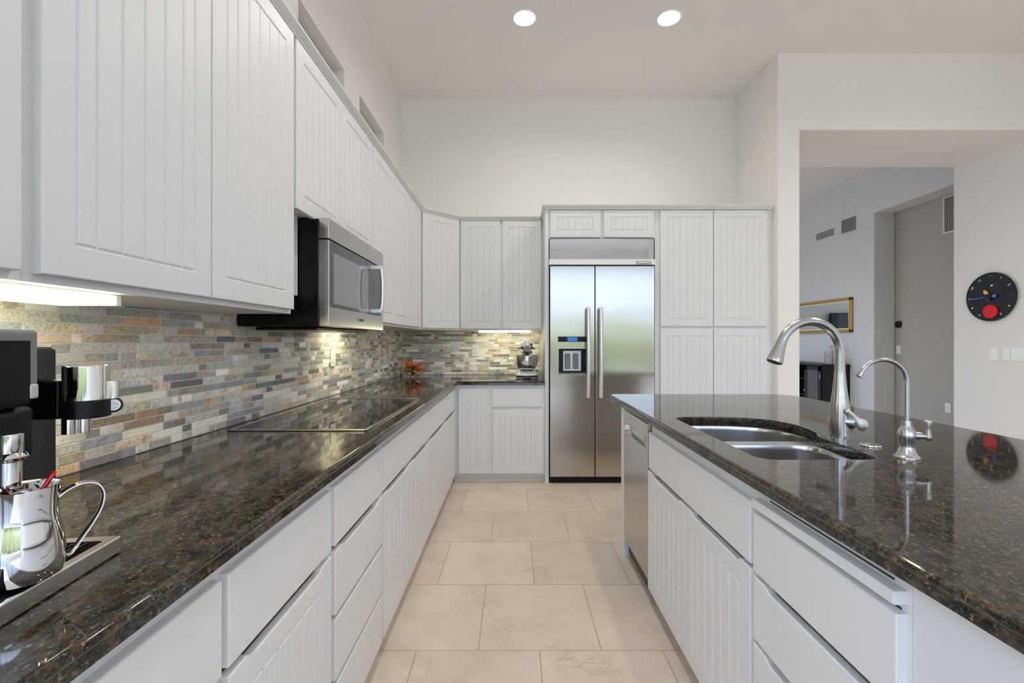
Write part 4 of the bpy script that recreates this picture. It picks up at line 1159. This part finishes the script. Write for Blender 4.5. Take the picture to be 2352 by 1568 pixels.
# ------------------------------------------------------------------ fruit bowl
bx, by = -0.948, 4.30
t = thing('fruit_bowl', 'copper wire fruit bowl in the far worktop corner', 'bowl', (bx, by, ZT))
def bowl_r(q): return 0.045+0.083*math.sin(q*PI/2)**0.9, ZT+0.022+0.148*(1-math.cos(q*PI/2))**0.95
b = B()
def ring(b, r, z, w, seg=40): b.tube([(bx+r*math.cos(2*PI*i/seg), by+r*math.sin(2*PI*i/seg), z) for i in range(seg+1)], w, 8, caps=False)
ring(b, 0.128, ZT+0.170, 0.0028); ring(b, 0.045, ZT+0.022, 0.0025); ring(b, 0.098, ZT+0.062, 0.0016)
b.build('hoops', 'copper', t)
b = B()
for k in range(18):
    a = 2*PI*k/18+0.2
    b.tube([(bx+bowl_r(i/8)[0]*math.cos(a), by+bowl_r(i/8)[0]*math.sin(a), bowl_r(i/8)[1]) for i in range(9)], 0.0016, 6)
b.build('wires', 'copper', t)
a0 = -PI/2+0.12
b = B()
for da in (-0.11, -0.055, 0, 0.055, 0.11):
    b.tube([(bx+bowl_r(i/8)[0]*1.01*math.cos(a0+da), by+bowl_r(i/8)[0]*1.01*math.sin(a0+da), bowl_r(i/8)[1]) for i in range(9)], 0.002, 6)
b.build('woven_band', 'copper', t)
for k in range(4):
    a = PI/4+PI/2*k
    B().tube([(bx+0.043*math.cos(a), by+0.043*math.sin(a), ZT+0.022), (bx+0.062*math.cos(a), by+0.062*math.sin(a), ZT+0.0015)], 0.003, 8).build('foot', 'copper', t)
def fruit(name, label, cat, m, x, y, z, r, sz=0.95):
    o = B().lathe([(r*math.sin(PI*i/14)*(1-0.06*max(0, math.cos(PI*i/14))**6), -r*sz*math.cos(PI*i/14)) for i in range(15)], (x, y, z), 24).build(name, m)
    tag(o, label, cat); 
    return o
fruit('orange', 'bright orange on the left side of the copper fruit bowl', 'orange', 'orange', bx-0.035, by-0.028, ZT+0.128, 0.041)
fruit('apple', 'deep red-orange fruit on the right side of the copper bowl', 'fruit', 'redfruit', bx+0.052, by-0.03, ZT+0.090, 0.040)
fruit('pear', 'small yellow-green fruit low at the left of the bowl', 'fruit', 'lime', bx-0.058, by-0.008, ZT+0.072, 0.028)
fruit('lemon', 'yellow-green fruit at the bottom centre of the bowl', 'fruit', 'lime', bx-0.002, by-0.028, ZT+0.056, 0.027)
fruit('plum', 'dark fruit at the back of the copper bowl', 'fruit', mat('dark_peel', (0.05, 0.02, 0.01, 1), 0.4), bx+0.0, by+0.048, ZT+0.078, 0.036)

# ------------------------------------------------------------------ stand mixer
mx_, my_ = 0.117, 4.20
t = thing('stand_mixer', 'white stand mixer with a steel bowl beside the refrigerator panel', 'mixer', (mx_, my_, ZT))
def rr(w, d, r, n=6, cx=0, cy=0):
    return arc(cx+w-r, cy+d-r, r, 0, 90, n)+arc(cx-w+r, cy+d-r, r, 90, 180, n)+arc(cx-w+r, cy-d+r, r, 180, 270, n)+arc(cx+w-r, cy-d+r, r, 270, 360, n)
def loft(b, L): return b.rings([[(mx_+x, my_+y, ZT+z) for x, y in rr(w, d, r, cx=0, cy=c)] for w, d, r, c, z in L])
b = B(); loft(b, [(0.088, 0.15, 0.06, 0.07, 0.0005), (0.101, 0.165, 0.075, 0.07, 0.018)]); base_ = b.build('base', 'mixer', t, ang=50)
b = B(); loft(b, [(0.1025, 0.1665, 0.076, 0.07, 0.018), (0.1025, 0.1665, 0.076, 0.07, 0.030)]); b.build('base_band', 'black', base_)
b = B(); loft(b, [(0.101, 0.165, 0.075, 0.07, 0.030), (0.096, 0.160, 0.072, 0.07, 0.050), (0.072, 0.13, 0.06, 0.09, 0.070), (0.066, 0.12, 0.058, 0.09, 0.080)]); b.build('pedestal', 'mixer', t, ang=50)
b = B(); loft(b, [(0.055, 0.05, 0.04, 0.17, 0.075), (0.045, 0.045, 0.035, 0.175, 0.16), (0.05, 0.055, 0.04, 0.17, 0.245)]); b.build('column', 'mixer', t, ang=50)
B().lathe([(0.045, 0.080), (0.062, 0.082), (0.085, 0.10), (0.098, 0.13), (0.103, 0.17), (0.105, 0.208), (0.109, 0.210), (0.109, 0.212), (0.103, 0.212), (0.1, 0.17), (0.09, 0.12), (0.05, 0.09), (0.001, 0.088)], (mx_, my_-0.01, ZT), 40, cap0=True).build('bowl', 'chrome', t, ang=50)
# head: capsule along y
rs = []
for y, s in ((-0.105, 0.35), (-0.10, 0.62), (-0.088, 0.82), (-0.065, 0.96), (-0.03, 1.0), (0.08, 1.0), (0.16, 0.95), (0.2, 0.82), (0.225, 0.55), (0.232, 0.2)):
    ring_ = []
    for i in range(28):
        a = 2*PI*i/28; cx_, cz_ = math.cos(a), math.sin(a)
        x = 0.054*s*(abs(cx_)**0.8)*(1 if cx_ > 0 else -1); z = 0.058*s*(abs(cz_)**0.8)*(1 if cz_ > 0 else -1)
        ring_.append((mx_+x, my_+y, ZT+0.302+z))
    rs.append(ring_)
head = B().rings(rs).build('head', 'mixer', t, ang=60)
B().lathe([(0.052, 0.25), (0.054, 0.246), (0.05, 0.236), (0.04, 0.228), (0.036, 0.214)], (mx_, my_-0.02, ZT), 32).build('planetary_collar', 'steel', t)
B().cyl((mx_, my_-0.01, ZT+0.215), (mx_, my_-0.01, ZT+0.12), 0.012, 0.03).build('beater', 'nickel', t)
b = B(); loft(b, [(0.0555, 0.170, 0.050, 0.062, 0.270), (0.0568, 0.1715, 0.051, 0.062, 0.271), (0.0568, 0.1715, 0.051, 0.062, 0.291), (0.0555, 0.170, 0.050, 0.062, 0.292)])
band = b.build('head_band', 'black', head, ang=50)
text('KitchenAid', 0.0165, 'white', band, (mx_, my_-0.1098, ZT+0.281), *FY, bold=0.0004)
B().lathe([(0.019, 0.01), (0.019, -0.006), (0.015, -0.009), (0.001, -0.009)], (mx_, my_-0.100, ZT+0.313), 28, 'y').build('hub_cover', 'steel', head)
for x, z, r in ((0.034, 0.311, 0.0115),): B().lathe([(r, 0.012), (r, -0.012), (r*0.8, -0.014), (0.001, -0.014)], (mx_+x, my_-0.088, ZT+z), 20, 'y').build('hub_knob', 'black', head)
for s in (-1, 1): B().tube([(mx_+s*0.05, my_-0.01, ZT+0.272), (mx_+s*0.062, my_-0.01, ZT+0.272), (mx_+s*0.075, my_-0.01, ZT+0.272)], [0.004, 0.004, 0.008], 12).build('lever_knob', 'black', head)
pts = []
for i in range(60):
    q = i/59; a = q*5.2*PI
    pts.append((mx_+0.118+0.02*math.sin(a*0.9)*(1-q*0.3)+0.01*q, my_+0.16-0.06*q+0.01*math.cos(a), ZT+0.006+0.13*math.sin(PI*min(1, q*1.15))*(0.6+0.4*math.cos(a*0.5))*(1-q)**0.3 if q < 0.98 else ZT+0.004))
pts = [(p[0], p[1], max(p[2], ZT+0.004)) for p in pts]
B().tube(pts, 0.0025, 8).build('cord', 'cord', t)

# ------------------------------------------------------------------ espresso machine
O = Vector((-0.637, 0.7385)); U = Vector((0.1255, -0.992)); V = Vector((-0.992, -0.1255))
def mf(u, v, z):
    p = O+U*u+V*v
    return (p.x, p.y, z)
t = thing('espresso_machine', 'black automatic espresso machine with a dark screen at the left picture edge', 'coffee machine', (*(O+U*0.15+V*0.2), ZT))
def mbox(name, u0, u1, v0, v1, z0, z1, m, par=None, bev=0.004, seg=3): return B().box(u0, u1, v0, v1, z0, z1, bev, seg, tf=mf).build(name, m, par or t)
body = mbox('body', 0.0, 0.32, 0.10, 0.40, ZT+0.004, 1.215, 'gloss', bev=0.012)
mbox('water_tank_lid', 0.004, 0.316, 0.13, 0.39, 1.2152, 1.228, 'grey', body, 0.004)
mbox('side_pillar', 0.004, 0.07, 0.088, 0.102, ZT+0.03, 1.226, 'gloss', bev=0.008)
mbox('pillar_ring', 0.003, 0.071, 0.086, 0.100, 1.010, 1.014, 'midgrey', bev=0.001)
hd = mbox('head', 0.118, 0.30, 0.03, 0.11, 1.148, 1.247, 'black', bev=0.008)
mbox('bezel', 0.114, 0.304, 0.026, 0.06, 1.172, 1.251, 'grey', hd, 0.006)
mbox('screen', 0.130, 0.29, 0.0235, 0.027, 1.156, 1.236, 'screen', hd, 0.001)
mbox('rotary_switch', 0.119, 0.132, 0.022, 0.030, 1.158, 1.178, 'midgrey', hd, 0.003)
mbox('spout_housing', 0.10, 0.20, 0.04, 0.105, 1.075, 1.147, 'black', bev=0.01)
def mlathe(name, u, v, prof, m, par=None, seg=28): 
    p = O+U*u+V*v
    return B().lathe(prof, (p.x, p.y, 0), seg).build(name, m, par or t, ang=40)
ms = mlathe('milk_spout', 0.030, 0.030, [(0.024, 1.144), (0.0275, 1.145), (0.0275, 1.196), (0.0265, 1.1975), (0.0255, 1.1965), (0.001, 1.1965)], 'chrome')
mlathe('spout_ring', 0.030, 0.030, [(0.028, 1.118), (0.0295, 1.119), (0.0295, 1.1445), (0.028, 1.1455)], 'black', ms)
mbox('spout_arm', 0.018, 0.052, 0.052, 0.09, 1.118, 1.176, 'black', ms, 0.003)
for u, v in ((0.040, 0.046), (0.026, 0.036)): mlathe('nozzle', u, v, [(0.0075, 1.094), (0.009, 1.0945), (0.009, 1.1175)], 'chrome', ms, 18)
mlathe('spout_stub', 0.014, 0.004, [(0.0085, 1.145), (0.0085, 1.171), (0.0075, 1.1725), (0.001, 1.1725)], 'chrome', ms, 18)
kp = Vector(mf(0.006, 0.010, 1.134)); kd = Vector((0.75, -0.66, 0)).normalized()
kn = B().tube([kp-kd*0.014, kp-kd*0.006, kp+kd*0.012, kp+kd*0.0125], [0.0115, 0.0125, 0.0125, 0.010], 22).build('knob', 'gloss', ms, ang=40)
B().tube([kp+kd*0.0124, kp+kd*0.0134, kp+kd*0.0134, kp+kd*0.0124], [0.0092, 0.0088, 0.0076, 0.0072], 22, caps=False).build('knob_ring', 'chrome', kn)
B().tube([kp+kd*0.0124, kp+kd*0.0129], [0.0071, 0.0071], 22).build('knob_cap', 'grey', kn)
mlathe('coffee_spout', 0.140, 0.040, [(0.012, 1.046), (0.012, 1.078), (0.016, 1.080), (0.018, 1.084), (0.016, 1.088), (0.013, 1.090), (0.013, 1.113), (0.012, 1.1145), (0.001, 1.1145)], 'chrome')
tray = mbox('drip_tray', 0.0, 0.32, 0.0, 0.102, ZT+0.0006, 0.921, 'tray', bev=0.003)
b = B()
b.box(0.022, 0.30, 0.014, 0.096, 0.9212, 0.9218, tf=mf)
gr = b.build('tray_well', 'void', tray, smooth=False)
b = B()
for i in range(8): b.box(0.032, 0.298, 0.026+i*0.0092, 0.0295+i*0.0092, 0.9218, 0.9235, tf=mf)
b.build('grate_bars', 'black', gr, smooth=False)
# milk jug
jx, jy, jz = -0.648, 0.598, 0.9242
t = thing('milk_jug', 'polished steel milk jug standing on the espresso machine tray', 'jug', (jx, jy, jz))
rs = []
for r, z in ((0.036, 0.0), (0.0405, 0.003), (0.0425, 0.015), (0.0425, 0.035), (0.0405, 0.055), (0.037, 0.072), (0.0355, 0.085), (0.0365, 0.105), (0.0385, 0.119), (0.0375, 0.1195), (0.0355, 0.105), (0.0345, 0.085), (0.0395, 0.05), (0.0395, 0.01), (0.001, 0.006)):
    ring_ = []
    for i in range(40):
        a = 2*PI*i/40; k = 0.010*max(0, math.cos(a-math.radians(228)))**10*max(0, (z-0.08)/0.04) if r > 0.01 else 0
        ring_.append((jx+(r+k)*math.cos(a), jy+(r+k)*math.sin(a), jz+z))
    rs.append(ring_)
B().rings(rs).build('body', 'chrome', t, ang=60)
rv = Vector((0.67, 0.74, 0)).normalized(); c0 = Vector((jx, jy, jz))
P = [(0.034, 0.098), (0.045, 0.107), (0.060, 0.112), (0.074, 0.108), (0.081, 0.094), (0.079, 0.075), (0.070, 0.055), (0.058, 0.035), (0.049, 0.020), (0.043, 0.016)]
sm = []
for i in range(len(P)-1):
    p0, p1, p2, p3 = (Vector(P[max(i-1, 0)]), Vector(P[i]), Vector(P[i+1]), Vector(P[min(i+2, len(P)-1)]))
    for k in range(5):
        q = k/5
        v = 0.5*((2*p1)+(p2-p0)*q+(2*p0-5*p1+4*p2-p3)*q*q+(3*p1-p0-3*p2+p3)*q**3)
        sm.append((v.x, v.y))
sm.append(P[-1])
up_ = Vector((0, 0, 1)); sd = rv.cross(up_)
rs = []
for i, (r, z) in enumerate(sm):
    a_, c_ = sm[max(i-1, 0)], sm[min(i+1, len(sm)-1)]
    d = (rv*(c_[0]-a_[0])+up_*(c_[1]-a_[1])).normalized(); n = d.cross(sd).normalized()
    p = c0+rv*r+up_*z; wd = 0.0075
    rs.append([p+sd*wd+n*0.0008, p+sd*wd*0.6+n*0.0022, p-sd*wd*0.6+n*0.0022, p-sd*wd+n*0.0008, p-sd*wd-n*0.001, p+sd*wd-n*0.001])
B().rings(rs).build('handle', 'chrome', t, ang=50)
b = B().tube([c0+rv*(0.006+0.026*q)+Vector((0, 0, 0.088+0.046*q)) for q in (0, 0.25, 0.5, 0.75, 0.9, 0.98, 1.0)], [0.003, 0.0034, 0.0042, 0.0048, 0.0046, 0.0034, 0.0012], 14, flat=0.6)
tag(b.build('stirrer', 'redgloss'), 'red plastic stirrer handle leaning in the steel milk jug', 'stirrer')
